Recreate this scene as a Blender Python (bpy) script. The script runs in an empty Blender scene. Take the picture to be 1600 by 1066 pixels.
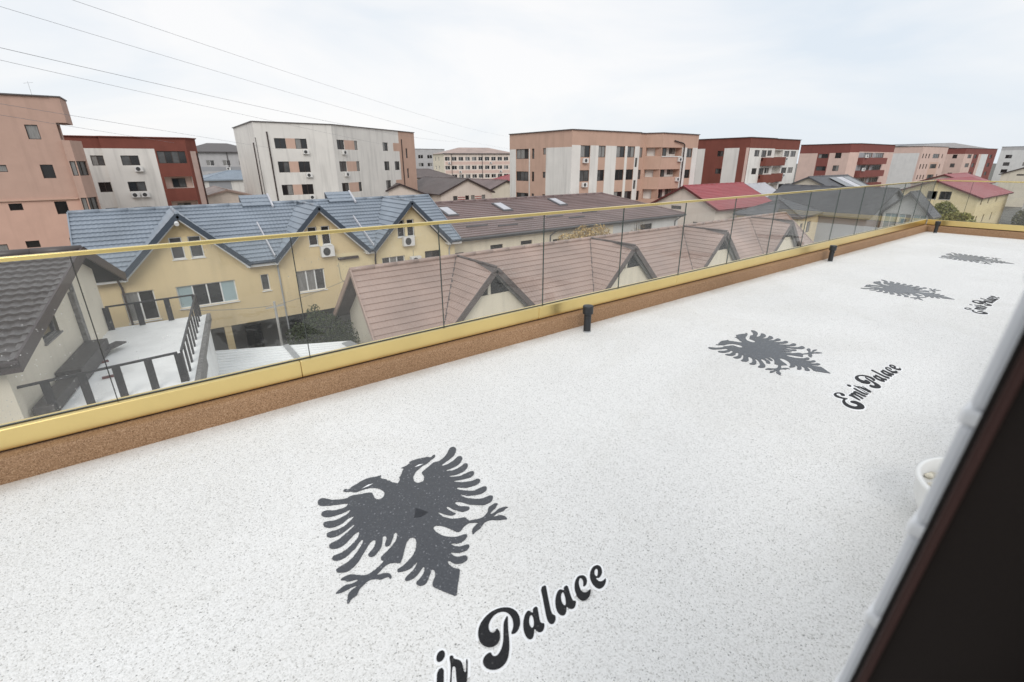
import bpy, math, random
from mathutils import Vector, Matrix
from mathutils.geometry import tessellate_polygon
random.seed(7)
sc = bpy.context.scene
COL = sc.collection
# ------------------------------------------------------------------ camera
H = 12.0                                   # eye height above the street, metres
FPX = 743.0 / 1600.0                       # focal length over picture width
PITCH = math.atan(279.0 / 743.0); AZ = math.radians(53.25); ROLL = math.radians(0.3)
fh = Vector((math.cos(AZ), math.sin(AZ), 0)); rt = Vector((math.sin(AZ), -math.cos(AZ), 0))
fw = fh * math.cos(PITCH) - Vector((0, 0, math.sin(PITCH))); up = fh * math.sin(PITCH) + Vector((0, 0, math.cos(PITCH)))
r2 = rt * math.cos(ROLL) - up * math.sin(ROLL); u2 = up * math.cos(ROLL) + rt * math.sin(ROLL)
cam = bpy.data.cameras.new('camera'); cam.sensor_width = 36; cam.sensor_fit = 'HORIZONTAL'; cam.lens = 36 * FPX
cam.clip_start = 0.02; cam.clip_end = 5000
cam.dof.use_dof = True; cam.dof.focus_distance = 6.0; cam.dof.aperture_fstop = 3.5
co = bpy.data.objects.new('camera', cam); COL.objects.link(co)
m3 = Matrix((r2, u2, -fw)).transposed(); co.matrix_world = Matrix.Translation((0, 0, H)) @ m3.to_4x4()
sc.camera = co
# ------------------------------------------------------------------ sky, sun, exposure
SUN_AZ, SUN_EL = math.radians(-124.0), math.radians(36.0)   # direction towards the sun in the XY plane
w = bpy.data.worlds.new('World'); sc.world = w; w.use_nodes = True
nt = w.node_tree; nt.nodes.clear(); N = nt.nodes.new; LK = nt.links.new
wo = N('ShaderNodeOutputWorld'); bg = N('ShaderNodeBackground'); LK(bg.outputs[0], wo.inputs[0]); bg.inputs[1].default_value = 1.0
sky = N('ShaderNodeTexSky'); sky.sky_type = 'NISHITA'; sky.sun_disc = False
sky.sun_elevation = SUN_EL; sky.sun_rotation = math.radians(90) - SUN_AZ; sky.air_density = 1.0; sky.dust_density = 2.0
sk = N('ShaderNodeVectorMath'); sk.operation = 'SCALE'; sk.inputs['Scale'].default_value = 0.1; LK(sky.outputs[0], sk.inputs[0])
tc = N('ShaderNodeTexCoord'); mp = N('ShaderNodeMapping'); mp.inputs['Scale'].default_value = (1.0, 1.0, 3.2); mp.inputs['Rotation'].default_value = (0.25, 0.1, 0.4)
LK(tc.outputs['Generated'], mp.inputs[0])
n1 = N('ShaderNodeTexNoise'); n1.inputs['Scale'].default_value = 1.7; n1.inputs['Detail'].default_value = 5; n1.inputs['Roughness'].default_value = 0.52; n1.inputs['Distortion'].default_value = 0.5
LK(mp.outputs[0], n1.inputs['Vector'])
cr = N('ShaderNodeValToRGB'); LK(n1.outputs['Fac'], cr.inputs[0])
e = cr.color_ramp.elements; e[0].position = 0.34; e[0].color = (0.665, 0.725, 0.79, 1); e[1].position = 0.64; e[1].color = (0.85, 0.845, 0.845, 1)
mx = N('ShaderNodeMix'); mx.data_type = 'RGBA'; mx.inputs['Factor'].default_value = 0.93
LK(sk.outputs[0], mx.inputs['A']); LK(cr.outputs[0], mx.inputs['B']); LK(mx.outputs['Result'], bg.inputs[0])
sl = bpy.data.lights.new('sun', 'SUN'); sl.energy = 1.25; sl.angle = math.radians(35); sl.color = (1.0, 0.965, 0.92)
so = bpy.data.objects.new('sun', sl); COL.objects.link(so)
sd = Vector((math.cos(SUN_AZ) * math.cos(SUN_EL), math.sin(SUN_AZ) * math.cos(SUN_EL), math.sin(SUN_EL)))
so.rotation_euler = sd.to_track_quat('Z', 'Y').to_euler(); so.location = (0, 0, 60)
vs = sc.view_settings; vs.view_transform = 'Standard'; vs.look = 'None'; vs.exposure = 0.25; vs.gamma = 1.0; vs.use_curve_mapping = False
sc.cycles.max_bounces = 8; sc.cycles.transparent_max_bounces = 24; sc.cycles.use_denoising = True
# ------------------------------------------------------------------ materials
MAT = {}
def base(name):
    m = bpy.data.materials.new(name); m.use_nodes = True; MAT[name] = m
    t = m.node_tree; return m, t, t.nodes['Principled BSDF']
def mat(name, col, rough=0.8, var=0.06, scale=3.0, metal=0.0, bump=0.0, bscale=60.0, spec=0.4, streak=0.0, stretch=(1, 1, 1)):
    """plain material with soft blotches of wear, optional vertical weather streaks and fine relief"""
    m, t, b = base(name); n = t.nodes; l = t.links
    b.inputs['Roughness'].default_value = rough; b.inputs['Metallic'].default_value = metal; b.inputs['Specular IOR Level'].default_value = spec
    g = n.new('ShaderNodeNewGeometry')
    mpn = n.new('ShaderNodeMapping'); mpn.inputs['Scale'].default_value = stretch; l.new(g.outputs['Position'], mpn.inputs[0])
    a = n.new('ShaderNodeTexNoise'); a.inputs['Scale'].default_value = scale; a.inputs['Detail'].default_value = 6; l.new(mpn.outputs[0], a.inputs['Vector'])
    mr = n.new('ShaderNodeMapRange'); mr.inputs['From Min'].default_value = 0.3; mr.inputs['From Max'].default_value = 0.7
    mr.inputs['To Min'].default_value = 1 - var; mr.inputs['To Max'].default_value = 1 + var; l.new(a.outputs['Fac'], mr.inputs['Value'])
    val = mr.outputs[0]
    if streak:
        m2 = n.new('ShaderNodeMapping'); m2.inputs['Scale'].default_value = (1.3, 1.3, 0.10); l.new(g.outputs['Position'], m2.inputs[0])
        s = n.new('ShaderNodeTexNoise'); s.inputs['Scale'].default_value = 1.6; s.inputs['Detail'].default_value = 5; l.new(m2.outputs[0], s.inputs['Vector'])
        r = n.new('ShaderNodeMapRange'); r.inputs['From Min'].default_value = 0.50; r.inputs['From Max'].default_value = 0.75; r.inputs['To Min'].default_value = 1; r.inputs['To Max'].default_value = 1 - streak
        l.new(s.outputs['Fac'], r.inputs['Value'])
        k = n.new('ShaderNodeMath'); k.operation = 'MULTIPLY'; l.new(val, k.inputs[0]); l.new(r.outputs[0], k.inputs[1]); val = k.outputs[0]
    vm = n.new('ShaderNodeVectorMath'); vm.operation = 'SCALE'; vm.inputs[0].default_value = col[:3]; l.new(val, vm.inputs['Scale'])
    l.new(vm.outputs[0], b.inputs['Base Color'])
    if bump:
        q = n.new('ShaderNodeTexNoise'); q.inputs['Scale'].default_value = bscale; q.inputs['Detail'].default_value = 3; l.new(g.outputs['Position'], q.inputs['Vector'])
        bp = n.new('ShaderNodeBump'); bp.inputs['Strength'].default_value = bump; bp.inputs['Distance'].default_value = 0.01
        l.new(q.outputs['Fac'], bp.inputs['Height']); l.new(bp.outputs[0], b.inputs['Normal'])
    return m
def aggregate(name, stops, scale, bump, rough=0.75, blotch=0.05, stains=False, spec=0.3):
    """washed aggregate: each cell of a Voronoi takes one of the pebble colours"""
    m, t, b = base(name); n = t.nodes; l = t.links
    b.inputs['Roughness'].default_value = rough; b.inputs['Specular IOR Level'].default_value = spec
    g = n.new('ShaderNodeNewGeometry')
    v = n.new('ShaderNodeTexVoronoi'); v.inputs['Scale'].default_value = scale; l.new(g.outputs['Position'], v.inputs['Vector'])
    sp = n.new('ShaderNodeSeparateColor'); l.new(v.outputs['Color'], sp.inputs[0])
    r = n.new('ShaderNodeValToRGB'); r.color_ramp.interpolation = 'CONSTANT'; l.new(sp.outputs[0], r.inputs[0])
    el = r.color_ramp.elements
    while len(el) < len(stops): el.new(0.5)
    for e_, (p, c) in zip(el, stops): e_.position = p; e_.color = (*c, 1)
    a = n.new('ShaderNodeTexNoise'); a.inputs['Scale'].default_value = 0.9; a.inputs['Detail'].default_value = 6; l.new(g.outputs['Position'], a.inputs['Vector'])
    mr = n.new('ShaderNodeMapRange'); mr.inputs['From Min'].default_value = 0.3; mr.inputs['From Max'].default_value = 0.7; mr.inputs['To Min'].default_value = 1 - blotch; mr.inputs['To Max'].default_value = 1 + blotch * 0.4
    l.new(a.outputs['Fac'], mr.inputs['Value'])
    # scattered larger dark grains
    v2 = n.new('ShaderNodeTexVoronoi'); v2.inputs['Scale'].default_value = scale * 0.30; l.new(g.outputs['Position'], v2.inputs['Vector'])
    s2 = n.new('ShaderNodeSeparateColor'); l.new(v2.outputs['Color'], s2.inputs[0])
    c1 = n.new('ShaderNodeMath'); c1.operation = 'LESS_THAN'; c1.inputs[1].default_value = 0.16; l.new(v2.outputs['Distance'], c1.inputs[0])
    c2 = n.new('ShaderNodeMath'); c2.operation = 'GREATER_THAN'; c2.inputs[1].default_value = 0.972; l.new(s2.outputs[1], c2.inputs[0])
    c3 = n.new('ShaderNodeMath'); c3.operation = 'MULTIPLY'; l.new(c1.outputs[0], c3.inputs[0]); l.new(c2.outputs[0], c3.inputs[1])
    c4 = n.new('ShaderNodeMath'); c4.operation = 'MULTIPLY_ADD'; c4.inputs[1].default_value = -0.72; c4.inputs[2].default_value = 1.0; l.new(c3.outputs[0], c4.inputs[0])
    k = n.new('ShaderNodeMath'); k.operation = 'MULTIPLY'; l.new(mr.outputs[0], k.inputs[0]); l.new(c4.outputs[0], k.inputs[1])
    vm = n.new('ShaderNodeVectorMath'); vm.operation = 'SCALE'; l.new(r.outputs[0], vm.inputs[0]); l.new(k.outputs[0], vm.inputs['Scale'])
    colr = vm.outputs[0]
    if stains:      # dried puddle marks, and silt washed along the kerb
        z = n.new('ShaderNodeTexNoise'); z.inputs['Scale'].default_value = 0.55; z.inputs['Detail'].default_value = 9; z.inputs['Roughness'].default_value = 0.62; z.inputs['Distortion'].default_value = 0.8; l.new(g.outputs['Position'], z.inputs['Vector'])
        zr_ = n.new('ShaderNodeValToRGB'); l.new(z.outputs['Fac'], zr_.inputs[0]); ee = zr_.color_ramp.elements; ee[0].position = 0.50; ee[0].color = (1, 1, 1, 1); ee[1].position = 0.56; ee[1].color = (0.97, 0.967, 0.96, 1)
        e3 = ee.new(0.66); e3.color = (0.98, 0.978, 0.975, 1)
        x1 = n.new('ShaderNodeVectorMath'); x1.operation = 'MULTIPLY'; l.new(colr, x1.inputs[0]); l.new(zr_.outputs[0], x1.inputs[1])
        sx = n.new('ShaderNodeSeparateXYZ'); l.new(g.outputs['Position'], sx.inputs[0])
        ed = n.new('ShaderNodeMapRange'); ed.inputs['From Min'].default_value = 3.16; ed.inputs['From Max'].default_value = 3.335; l.new(sx.outputs['Y'], ed.inputs['Value'])
        nq = n.new('ShaderNodeTexNoise'); nq.inputs['Scale'].default_value = 5.0; nq.inputs['Detail'].default_value = 8; l.new(g.outputs['Position'], nq.inputs['Vector'])
        ek = n.new('ShaderNodeMath'); ek.operation = 'MULTIPLY'; l.new(ed.outputs[0], ek.inputs[0]); l.new(nq.outputs['Fac'], ek.inputs[1])
        em_ = n.new('ShaderNodeMix'); em_.data_type = 'RGBA'; l.new(ek.outputs[0], em_.inputs['Factor']); l.new(x1.outputs[0], em_.inputs['A']); em_.inputs['B'].default_value = (0.40, 0.33, 0.25, 1)
        colr = em_.outputs['Result']
    l.new(colr, b.inputs['Base Color'])
    bp = n.new('ShaderNodeBump'); bp.inputs['Strength'].default_value = bump; bp.inputs['Distance'].default_value = 0.004; bp.invert = True
    l.new(v.outputs['Distance'], bp.inputs['Height']); l.new(bp.outputs[0], b.inputs['Normal'])
    return m
def sheet_glass(name, tint, dirt):
    """clear sheet: Schlick reflection over transparency, with dried rain spots"""
    m, t, b = base(name); n = t.nodes; l = t.links; n.remove(b); out = n['Material Output']
    lw = n.new('ShaderNodeLayerWeight'); lw.inputs['Blend'].default_value = 0.5
    p = n.new('ShaderNodeMath'); p.operation = 'POWER'; p.inputs[1].default_value = 5; l.new(lw.outputs['Facing'], p.inputs[0])
    q = n.new('ShaderNodeMath'); q.operation = 'MULTIPLY_ADD'; q.inputs[1].default_value = 0.96; q.inputs[2].default_value = 0.04; l.new(p.outputs[0], q.inputs[0])
    tr = n.new('ShaderNodeBsdfTransparent'); tr.inputs[0].default_value = (*tint, 1)
    gl = n.new('ShaderNodeBsdfGlossy'); gl.inputs['Roughness'].default_value = 0.0
    mx = n.new('ShaderNodeMixShader'); l.new(q.outputs[0], mx.inputs[0]); l.new(tr.outputs[0], mx.inputs[1]); l.new(gl.outputs[0], mx.inputs[2])
    g = n.new('ShaderNodeNewGeometry')
    v = n.new('ShaderNodeTexVoronoi'); v.inputs['Scale'].default_value = 42; l.new(g.outputs['Position'], v.inputs['Vector'])
    s = n.new('ShaderNodeSeparateColor'); l.new(v.outputs['Color'], s.inputs[0])
    th = n.new('ShaderNodeMath'); th.operation = 'MULTIPLY'; th.inputs[1].default_value = 0.15; l.new(s.outputs[0], th.inputs[0])
    a = n.new('ShaderNodeMath'); a.operation = 'LESS_THAN'; l.new(v.outputs['Distance'], a.inputs[0]); l.new(th.outputs[0], a.inputs[1])
    nz = n.new('ShaderNodeTexNoise'); nz.inputs['Scale'].default_value = 2.4; nz.inputs['Detail'].default_value = 4; l.new(g.outputs['Position'], nz.inputs['Vector'])
    mr = n.new('ShaderNodeMapRange'); mr.inputs['From Min'].default_value = 0.47; mr.inputs['From Max'].default_value = 0.68; mr.inputs['To Max'].default_value = dirt; l.new(nz.outputs['Fac'], mr.inputs['Value'])
    k = n.new('ShaderNodeMath'); k.operation = 'MULTIPLY'; l.new(a.outputs[0], k.inputs[0]); l.new(mr.outputs[0], k.inputs[1])
    nf = n.new('ShaderNodeMath'); nf.operation = 'MULTIPLY_ADD'; nf.inputs[1].default_value = 0.03; l.new(nz.outputs['Fac'], nf.inputs[0]); l.new(k.outputs[0], nf.inputs[2])  # faint pale smear film, also standing in for milky reflections in the glass
    di = n.new('ShaderNodeBsdfDiffuse'); di.inputs[0].default_value = (0.72, 0.72, 0.70, 1)
    m2 = n.new('ShaderNodeMixShader'); l.new(nf.outputs[0], m2.inputs[0]); l.new(mx.outputs[0], m2.inputs[1]); l.new(di.outputs[0], m2.inputs[2])
    l.new(m2.outputs[0], out.inputs[0]); return m
def leafmat(name, c1, c2):
    m, t, b = base(name); n = t.nodes; l = t.links
    b.inputs['Roughness'].default_value = 0.6; b.inputs['Specular IOR Level'].default_value = 0.2
    g = n.new('ShaderNodeNewGeometry'); r = n.new('ShaderNodeValToRGB'); l.new(g.outputs['Random Per Island'], r.inputs[0])
    r.color_ramp.elements[0].color = (*c1, 1); r.color_ramp.elements[1].color = (*c2, 1); l.new(r.outputs[0], b.inputs['Base Color'])
    return m

aggregate('floor_white', [(0, (0.835, 0.83, 0.815)), (0.34, (0.765, 0.76, 0.742)), (0.60, (0.87, 0.865, 0.85)), (0.78, (0.70, 0.695, 0.675)), (0.895, (0.60, 0.592, 0.570)), (0.965, (0.46, 0.45, 0.43)), (0.993, (0.26, 0.26, 0.255))], 215, 0.40, 0.7, 0.05, stains=True)
aggregate('kerb_brown', [(0, (0.315, 0.190, 0.106)), (0.45, (0.245, 0.142, 0.076)), (0.75, (0.39, 0.25, 0.150)), (0.93, (0.17, 0.09, 0.045))], 210, 0.4, 0.7, 0.16)
mat('gold', (0.80, 0.62, 0.27), 0.30, 0.05, 2.5, metal=1.0, bump=0.03, bscale=900)
mat('gold_rail', (0.86, 0.68, 0.28), 0.20, 0.04, 2.5, metal=1.0)
sheet_glass('clear_glass', (0.985, 0.993, 0.988), 0.62)
mat('glass_edge', (0.05, 0.075, 0.065), 0.25, 0.0)
mat('seal', (0.03, 0.03, 0.03), 0.5, 0.0)
mat('black_plastic', (0.022, 0.024, 0.027), 0.42, 0.15, 30, bump=0.05)
aggregate('paint_grey', [(0, (0.046, 0.050, 0.059)), (0.5, (0.039, 0.043, 0.052)), (0.8, (0.056, 0.060, 0.070)), (0.94, (0.085, 0.09, 0.10)), (0.985, (0.18, 0.185, 0.20))], 165, 0.07, 0.26, 0.12, spec=0.75)
mat('paint_dark', (0.028, 0.030, 0.036), 0.6, 0.2, 20)
mat('sash_dark_verge_shade', (0.006, 0.005, 0.0045), 0.7, 0.2, 20, spec=0.1)
aggregate('paint_black', [(0, (0.011, 0.011, 0.013)), (0.6, (0.016, 0.016, 0.018)), (0.97, (0.05, 0.05, 0.05))], 165, 0.25, 0.55, 0.10)
mat('paint_white', (0.93, 0.935, 0.94), 0.6, 0.02, 20, bump=0.15, bscale=260)
mat('frame_brown', (0.009, 0.0065, 0.0055), 0.7, 0.12, 6, spec=0.12)
mat('frame_brown_lip', (0.030, 0.014, 0.012), 0.6, 0.1, 6, spec=0.15)
mat('jamb_white', (0.66, 0.68, 0.71), 0.6, 0.05, 12)
mat('jamb_joint', (0.88, 0.89, 0.90), 0.5, 0.03, 12)
mat('bowl_white', (0.84, 0.84, 0.82), 0.35, 0.03, 8)
mat('bowl_filling', (0.66, 0.62, 0.52), 0.8, 0.3, 40)
mat('terrace_wall', (0.82, 0.81, 0.79), 0.85, 0.04, 2, streak=0.05)
mat('unseen_roof_pale', (0.50, 0.48, 0.46), 0.6, 0.1, 2)
mat('ground', (0.13, 0.125, 0.11), 0.95, 0.35, 0.35)
# walls
mat('pink', (0.50, 0.335, 0.27), 0.9, 0.04, 1.2, streak=0.10, bump=0.1)
mat('pink_low', (0.59, 0.38, 0.30), 0.9, 0.04, 1.2, streak=0.08, bump=0.1)
mat('white_wall', (0.72, 0.695, 0.655), 0.9, 0.05, 0.5, streak=0.20)
mat('tan', (0.53, 0.355, 0.275), 0.9, 0.05, 0.9, streak=0.10)
mat('tan_light', (0.58, 0.40, 0.32), 0.9, 0.05, 0.9, streak=0.10)
mat('rust', (0.195, 0.062, 0.045), 0.85, 0.06, 0.9, streak=0.10)
mat('brick_red', (0.215, 0.072, 0.060), 0.85, 0.06, 0.9, streak=0.10)
mat('pale_pink', (0.62, 0.46, 0.40), 0.9, 0.05, 0.9, streak=0.08)
mat('yellow_wall', (0.72, 0.575, 0.345), 0.9, 0.04, 1.0, streak=0.10, bump=0.1)
mat('yellow_pale', (0.76, 0.64, 0.40), 0.9, 0.04, 1.0, streak=0.08, bump=0.1)
mat('cream', (0.80, 0.72, 0.575), 0.9, 0.05, 0.8, streak=0.13)
mat('cream_pink', (0.70, 0.61, 0.54), 0.9, 0.04, 0.8, streak=0.10)
mat('cream_house', (0.70, 0.64, 0.53), 0.9, 0.04, 0.8, streak=0.10)
mat('grey_wall', (0.46, 0.45, 0.45), 0.9, 0.05, 0.8, streak=0.1)
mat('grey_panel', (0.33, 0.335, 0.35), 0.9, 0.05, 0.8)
mat('pale_grey_wall', (0.66, 0.655, 0.64), 0.9, 0.05, 0.8, streak=0.1)
mat('concrete', (0.42, 0.41, 0.39), 0.9, 0.12, 2.0)
mat('dark_recess', (0.10, 0.095, 0.09), 0.9, 0.1, 1)
# roofs
mat('roof_blue', (0.235, 0.272, 0.318), 0.32, 0.14, 0.6, spec=0.6)
mat('roof_blue_trim', (0.050, 0.066, 0.088), 0.4, 0.06, 2, spec=0.5)
mat('roof_brown', (0.355, 0.252, 0.212), 0.42, 0.20, 0.40, spec=0.5)
mat('roof_brown_trim', (0.115, 0.092, 0.085), 0.6, 0.15, 2)
mat('roof_umber', (0.082, 0.070, 0.067), 0.42, 0.10, 1.2, spec=0.5)
mat('roof_umber_trim', (0.058, 0.042, 0.042), 0.5, 0.1, 2)
mat('roof_mauve', (0.20, 0.142, 0.134), 0.42, 0.16, 0.4, spec=0.5)
mat('roof_red', (0.33, 0.068, 0.075), 0.42, 0.08, 0.8, spec=0.5)
mat('roof_red_trim', (0.12, 0.03, 0.03), 0.5, 0.1, 2)
mat('roof_grey', (0.105, 0.105, 0.112), 0.5, 0.12, 0.8, spec=0.5)
mat('roof_dusty', (0.16, 0.135, 0.13), 0.6, 0.12, 0.6)
mat('roof_pale', (0.52, 0.52, 0.55), 0.4, 0.08, 0.8)
mat('roof_skyblue', (0.28, 0.33, 0.385), 0.4, 0.08, 0.8)
mat('coping', (0.11, 0.10, 0.10), 0.5, 0.1, 2)
mat('sheet_metal', (0.82, 0.83, 0.83), 0.42, 0.06, 1.0, spec=0.5)
mat('zinc', (0.38, 0.39, 0.40), 0.45, 0.1, 3)
mat('steel_dark', (0.028, 0.027, 0.030), 0.5, 0.15, 8)
mat('wet_screed', (0.88, 0.875, 0.86), 0.5, 0.10, 1.1)
mat('timber_dark', (0.055, 0.05, 0.05), 0.6, 0.3, 9)
mat('timber_grey', (0.20, 0.19, 0.18), 0.8, 0.3, 9)
# windows
mat('upvc', (0.80, 0.80, 0.79), 0.4, 0.02, 4)
mat('frame_dark', (0.055, 0.040, 0.034), 0.5, 0.1, 4)
mat('pane_dark', (0.018, 0.018, 0.019), 0.08, 0.3, 0.8, spec=0.6)
mat('pane_grey', (0.085, 0.085, 0.085), 0.10, 0.35, 1.5, spec=0.6)
mat('pane_curtain', (0.24, 0.235, 0.225), 0.14, 0.25, 3.0, spec=0.5, stretch=(6, 6, 0.6))
mat('pane_frost', (0.36, 0.46, 0.48), 0.15, 0.10, 1.0, spec=0.5)
mat('ac_white', (0.72, 0.71, 0.69), 0.45, 0.05, 4)
mat('ac_grille', (0.06, 0.06, 0.06), 0.5, 0.1, 4)
mat('pipe_dark', (0.05, 0.035, 0.032), 0.5, 0.1, 4)
mat('cable', (0.22, 0.22, 0.23), 0.6, 0.0)
leafmat('leaf_dark', (0.018, 0.030, 0.012), (0.075, 0.095, 0.035))
leafmat('leaf_olive', (0.05, 0.055, 0.02), (0.14, 0.13, 0.05))
leafmat('leaf_yellow', (0.14, 0.15, 0.035), (0.36, 0.34, 0.12))
leafmat('leaf_straw', (0.30, 0.19, 0.07), (0.62, 0.46, 0.22))
mat('bark', (0.10, 0.085, 0.07), 0.9, 0.2, 8)
# ------------------------------------------------------------------ helpers
ORIGIN = {}                                 # roots whose parts are written in world coordinates
def attach(o, parent):
    if parent is None: return
    o.parent = parent
    if parent.name in ORIGIN: o.matrix_parent_inverse = Matrix.Translation(-ORIGIN[parent.name])
def tag(o, label, cat, group=None):
    o['label'] = label; o['category'] = cat
    if group: o['group'] = group
    return o
def thing(name, label, cat, loc=(0, 0, 0), group=None, rotz=None):
    """Empty at the thing's base. Without rotz its parts are given in world coordinates, with rotz in its own."""
    o = bpy.data.objects.new(name, None); COL.objects.link(o); o.location = loc; o.empty_display_size = 0.3
    if rotz is None: ORIGIN[o.name] = Vector(loc)
    else: o.rotation_euler = (0, 0, rotz)
    return tag(o, label, cat, group)
class MB:
    """collects faces; build() links them as one mesh object"""
    def __init__(s): s.v = []; s.f = []; s.m = []
    def poly(s, pts, m=0):
        i = len(s.v); s.v += [tuple(p) for p in pts]; s.f.append(tuple(range(i, i + len(pts)))); s.m.append(m); return s
    def box(s, a, b, m=0):
        x0, y0, z0 = a; x1, y1, z1 = b
        P = [(x0, y0, z0), (x1, y0, z0), (x1, y1, z0), (x0, y1, z0), (x0, y0, z1), (x1, y0, z1), (x1, y1, z1), (x0, y1, z1)]
        i = len(s.v); s.v += P
        for f in ((3, 2, 1, 0), (4, 5, 6, 7), (0, 1, 5, 4), (1, 2, 6, 5), (2, 3, 7, 6), (3, 0, 4, 7)): s.f.append(tuple(i + k for k in f)); s.m.append(m)
        return s
    def beam(s, p, q, w, h, m=0, upv=(0, 0, 1)):
        """square bar from p to q, w across, h along upv"""
        p, q = Vector(p), Vector(q); d = (q - p).normalized(); u = Vector(upv); a = d.cross(u)
        if a.length < 1e-4: a = d.cross(Vector((1, 0, 0)))
        a.normalize(); u = a.cross(d).normalized(); i = len(s.v)
        for c in (p, q):
            for sa, su in ((-1, -1), (1, -1), (1, 1), (-1, 1)): s.v.append(tuple(c + a * sa * w / 2 + u * su * h / 2))
        for f in ((0, 1, 5, 4), (1, 2, 6, 5), (2, 3, 7, 6), (3, 0, 4, 7), (3, 2, 1, 0), (4, 5, 6, 7)): s.f.append(tuple(i + k for k in f)); s.m.append(m)
        return s
    def prism(s, outline, z0, z1, m=0, cap=True):
        n = len(outline); i = len(s.v)
        s.v += [(x, y, z0) for x, y in outline] + [(x, y, z1) for x, y in outline]
        for k in range(n): s.f.append((i + k, i + (k + 1) % n, i + n + (k + 1) % n, i + n + k)); s.m.append(m)
        if cap: s.f.append(tuple(i + n + k for k in range(n))); s.m.append(m); s.f.append(tuple(i + n - 1 - k for k in range(n))); s.m.append(m)
        return s
    def slab(s, pts, thick, m=0):
        """3D polygon given a thickness straight down"""
        n = len(pts); i = len(s.v); s.v += [tuple(p) for p in pts] + [(p[0], p[1], p[2] - thick) for p in pts]
        s.f.append(tuple(i + k for k in range(n))); s.m.append(m); s.f.append(tuple(i + n + n - 1 - k for k in range(n))); s.m.append(m)
        for k in range(n): s.f.append((i + k, i + n + k, i + n + (k + 1) % n, i + (k + 1) % n)); s.m.append(m)
        return s
    def tube(s, pts, r, n=8, m=0, r1=None, caps=True):
        pts = [Vector(p) for p in pts]; i = len(s.v); K = len(pts)
        for j, p in enumerate(pts):
            d = (pts[min(j + 1, K - 1)] - pts[max(j - 1, 0)]).normalized(); a = d.cross(Vector((0, 0, 1)))
            if a.length < 1e-3: a = Vector((1, 0, 0))
            a.normalize(); b = d.cross(a); rr = r if r1 is None else r + (r1 - r) * j / (K - 1)
            for k in range(n):
                t = 2 * math.pi * k / n; s.v.append(tuple(p + a * math.cos(t) * rr + b * math.sin(t) * rr))
        for j in range(K - 1):
            for k in range(n):
                a0 = i + j * n + k; a1 = i + j * n + (k + 1) % n; s.f.append((a0, a1, a1 + n, a0 + n)); s.m.append(m)
        if caps:
            s.f.append(tuple(i + n - 1 - k for k in range(n))); s.m.append(m); s.f.append(tuple(i + (K - 1) * n + k for k in range(n))); s.m.append(m)
        return s
    def lathe(s, prof, c, n=24, m=0):
        i = len(s.v); K = len(prof)
        for r, z in prof:
            for k in range(n):
                t = 2 * math.pi * k / n; s.v.append((c[0] + r * math.cos(t), c[1] + r * math.sin(t), c[2] + z))
        for j in range(K - 1):
            for k in range(n):
                a0 = i + j * n + k; a1 = i + j * n + (k + 1) % n; s.f.append((a0, a1, a1 + n, a0 + n)); s.m.append(m)
        s.f.append(tuple(i + n - 1 - k for k in range(n))); s.m.append(m); s.f.append(tuple(i + (K - 1) * n + k for k in range(n))); s.m.append(m)
        return s
    def mesh(s, name, mats, smooth=False):
        me = bpy.data.meshes.new(name); me.from_pydata(s.v, [], s.f)
        for q in ([mats] if isinstance(mats, str) else mats): me.materials.append(MAT[q])
        me.polygons.foreach_set('material_index', s.m)
        if smooth: me.polygons.foreach_set('use_smooth', [True] * len(s.f))
        me.update(); return me
    def build(s, name, mats, parent=None, smooth=False, bevel=0.0):
        o = bpy.data.objects.new(name, s.mesh(name, mats, smooth)); COL.objects.link(o); attach(o, parent)
        if bevel:
            b = o.modifiers.new('bevel', 'BEVEL'); b.width = bevel; b.segments = 2; b.limit_method = 'ANGLE'
        return o
def inst(name, me, parent, loc=(0, 0, 0), rotz=0.0):
    o = bpy.data.objects.new(name, me); COL.objects.link(o); attach(o, parent); o.location = loc; o.rotation_euler = (0, 0, rotz); return o
# ---- windows: frame ring with mullions (shared mesh), each pane a sub-part
WM = {}
def window_meshes(w_, h_, n, fr, pn, t):
    k = (round(w_, 2), round(h_, 2), n, fr, tuple(pn), t)
    if k in WM: return WM[k]
    f = MB(); d = 0.07
    f.box((0, 0, 0), (w_, d, t)); f.box((0, 0, h_ - t), (w_, d, h_)); f.box((0, 0, t), (t, d, h_ - t)); f.box((w_ - t, 0, t), (w_, d, h_ - t))
    xs = [t + (w_ - 2 * t) * i / n for i in range(n + 1)]
    for x in xs[1:-1]: f.box((x - t * 0.6, 0.002, t), (x + t * 0.6, d - 0.002, h_ - t))
    fm = f.mesh('window', fr); ps = []
    for i in range(n):
        a = xs[i] + (t * 0.6 if i else 0); b = xs[i + 1] - (t * 0.6 if i < n - 1 else 0)
        ps.append((MB().box((a, 0.03, t), (b, 0.045, h_ - t)).mesh('pane', pn[i % len(pn)])))
    WM[k] = (fm, ps); return WM[k]
PANES = ['pane_dark', 'pane_dark', 'pane_grey', 'pane_dark', 'pane_curtain', 'pane_grey']
def put_window(root, p, ang, s0, s1, za, zb, n=2, fr='frame_dark', pn=None, sill=None, depth=0.10, name='window', far=False):
    d = Vector((math.cos(ang), math.sin(ang), 0)); nrm = Vector((d.y, -d.x, 0))
    w_, h_ = s1 - s0, zb - za
    if pn is None: pn = [random.choice(PANES) for _ in range(n)]
    fm, ps = window_meshes(w_, h_, n, fr, pn, 0.055 if w_ > 0.9 else 0.045)
    q = Vector((p[0], p[1], 0)) + d * s0 - nrm * depth; q.z = za
    o = inst(name, fm, root, q, ang)
    for m in ps: inst('pane', m, o)
    if sill:
        inst('sill', MB().box((-0.05, -depth - 0.06, -0.05), (w_ + 0.05, 0.02, -0.004)).mesh('sill', sill), o)
    return o
ACM = {}
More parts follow.
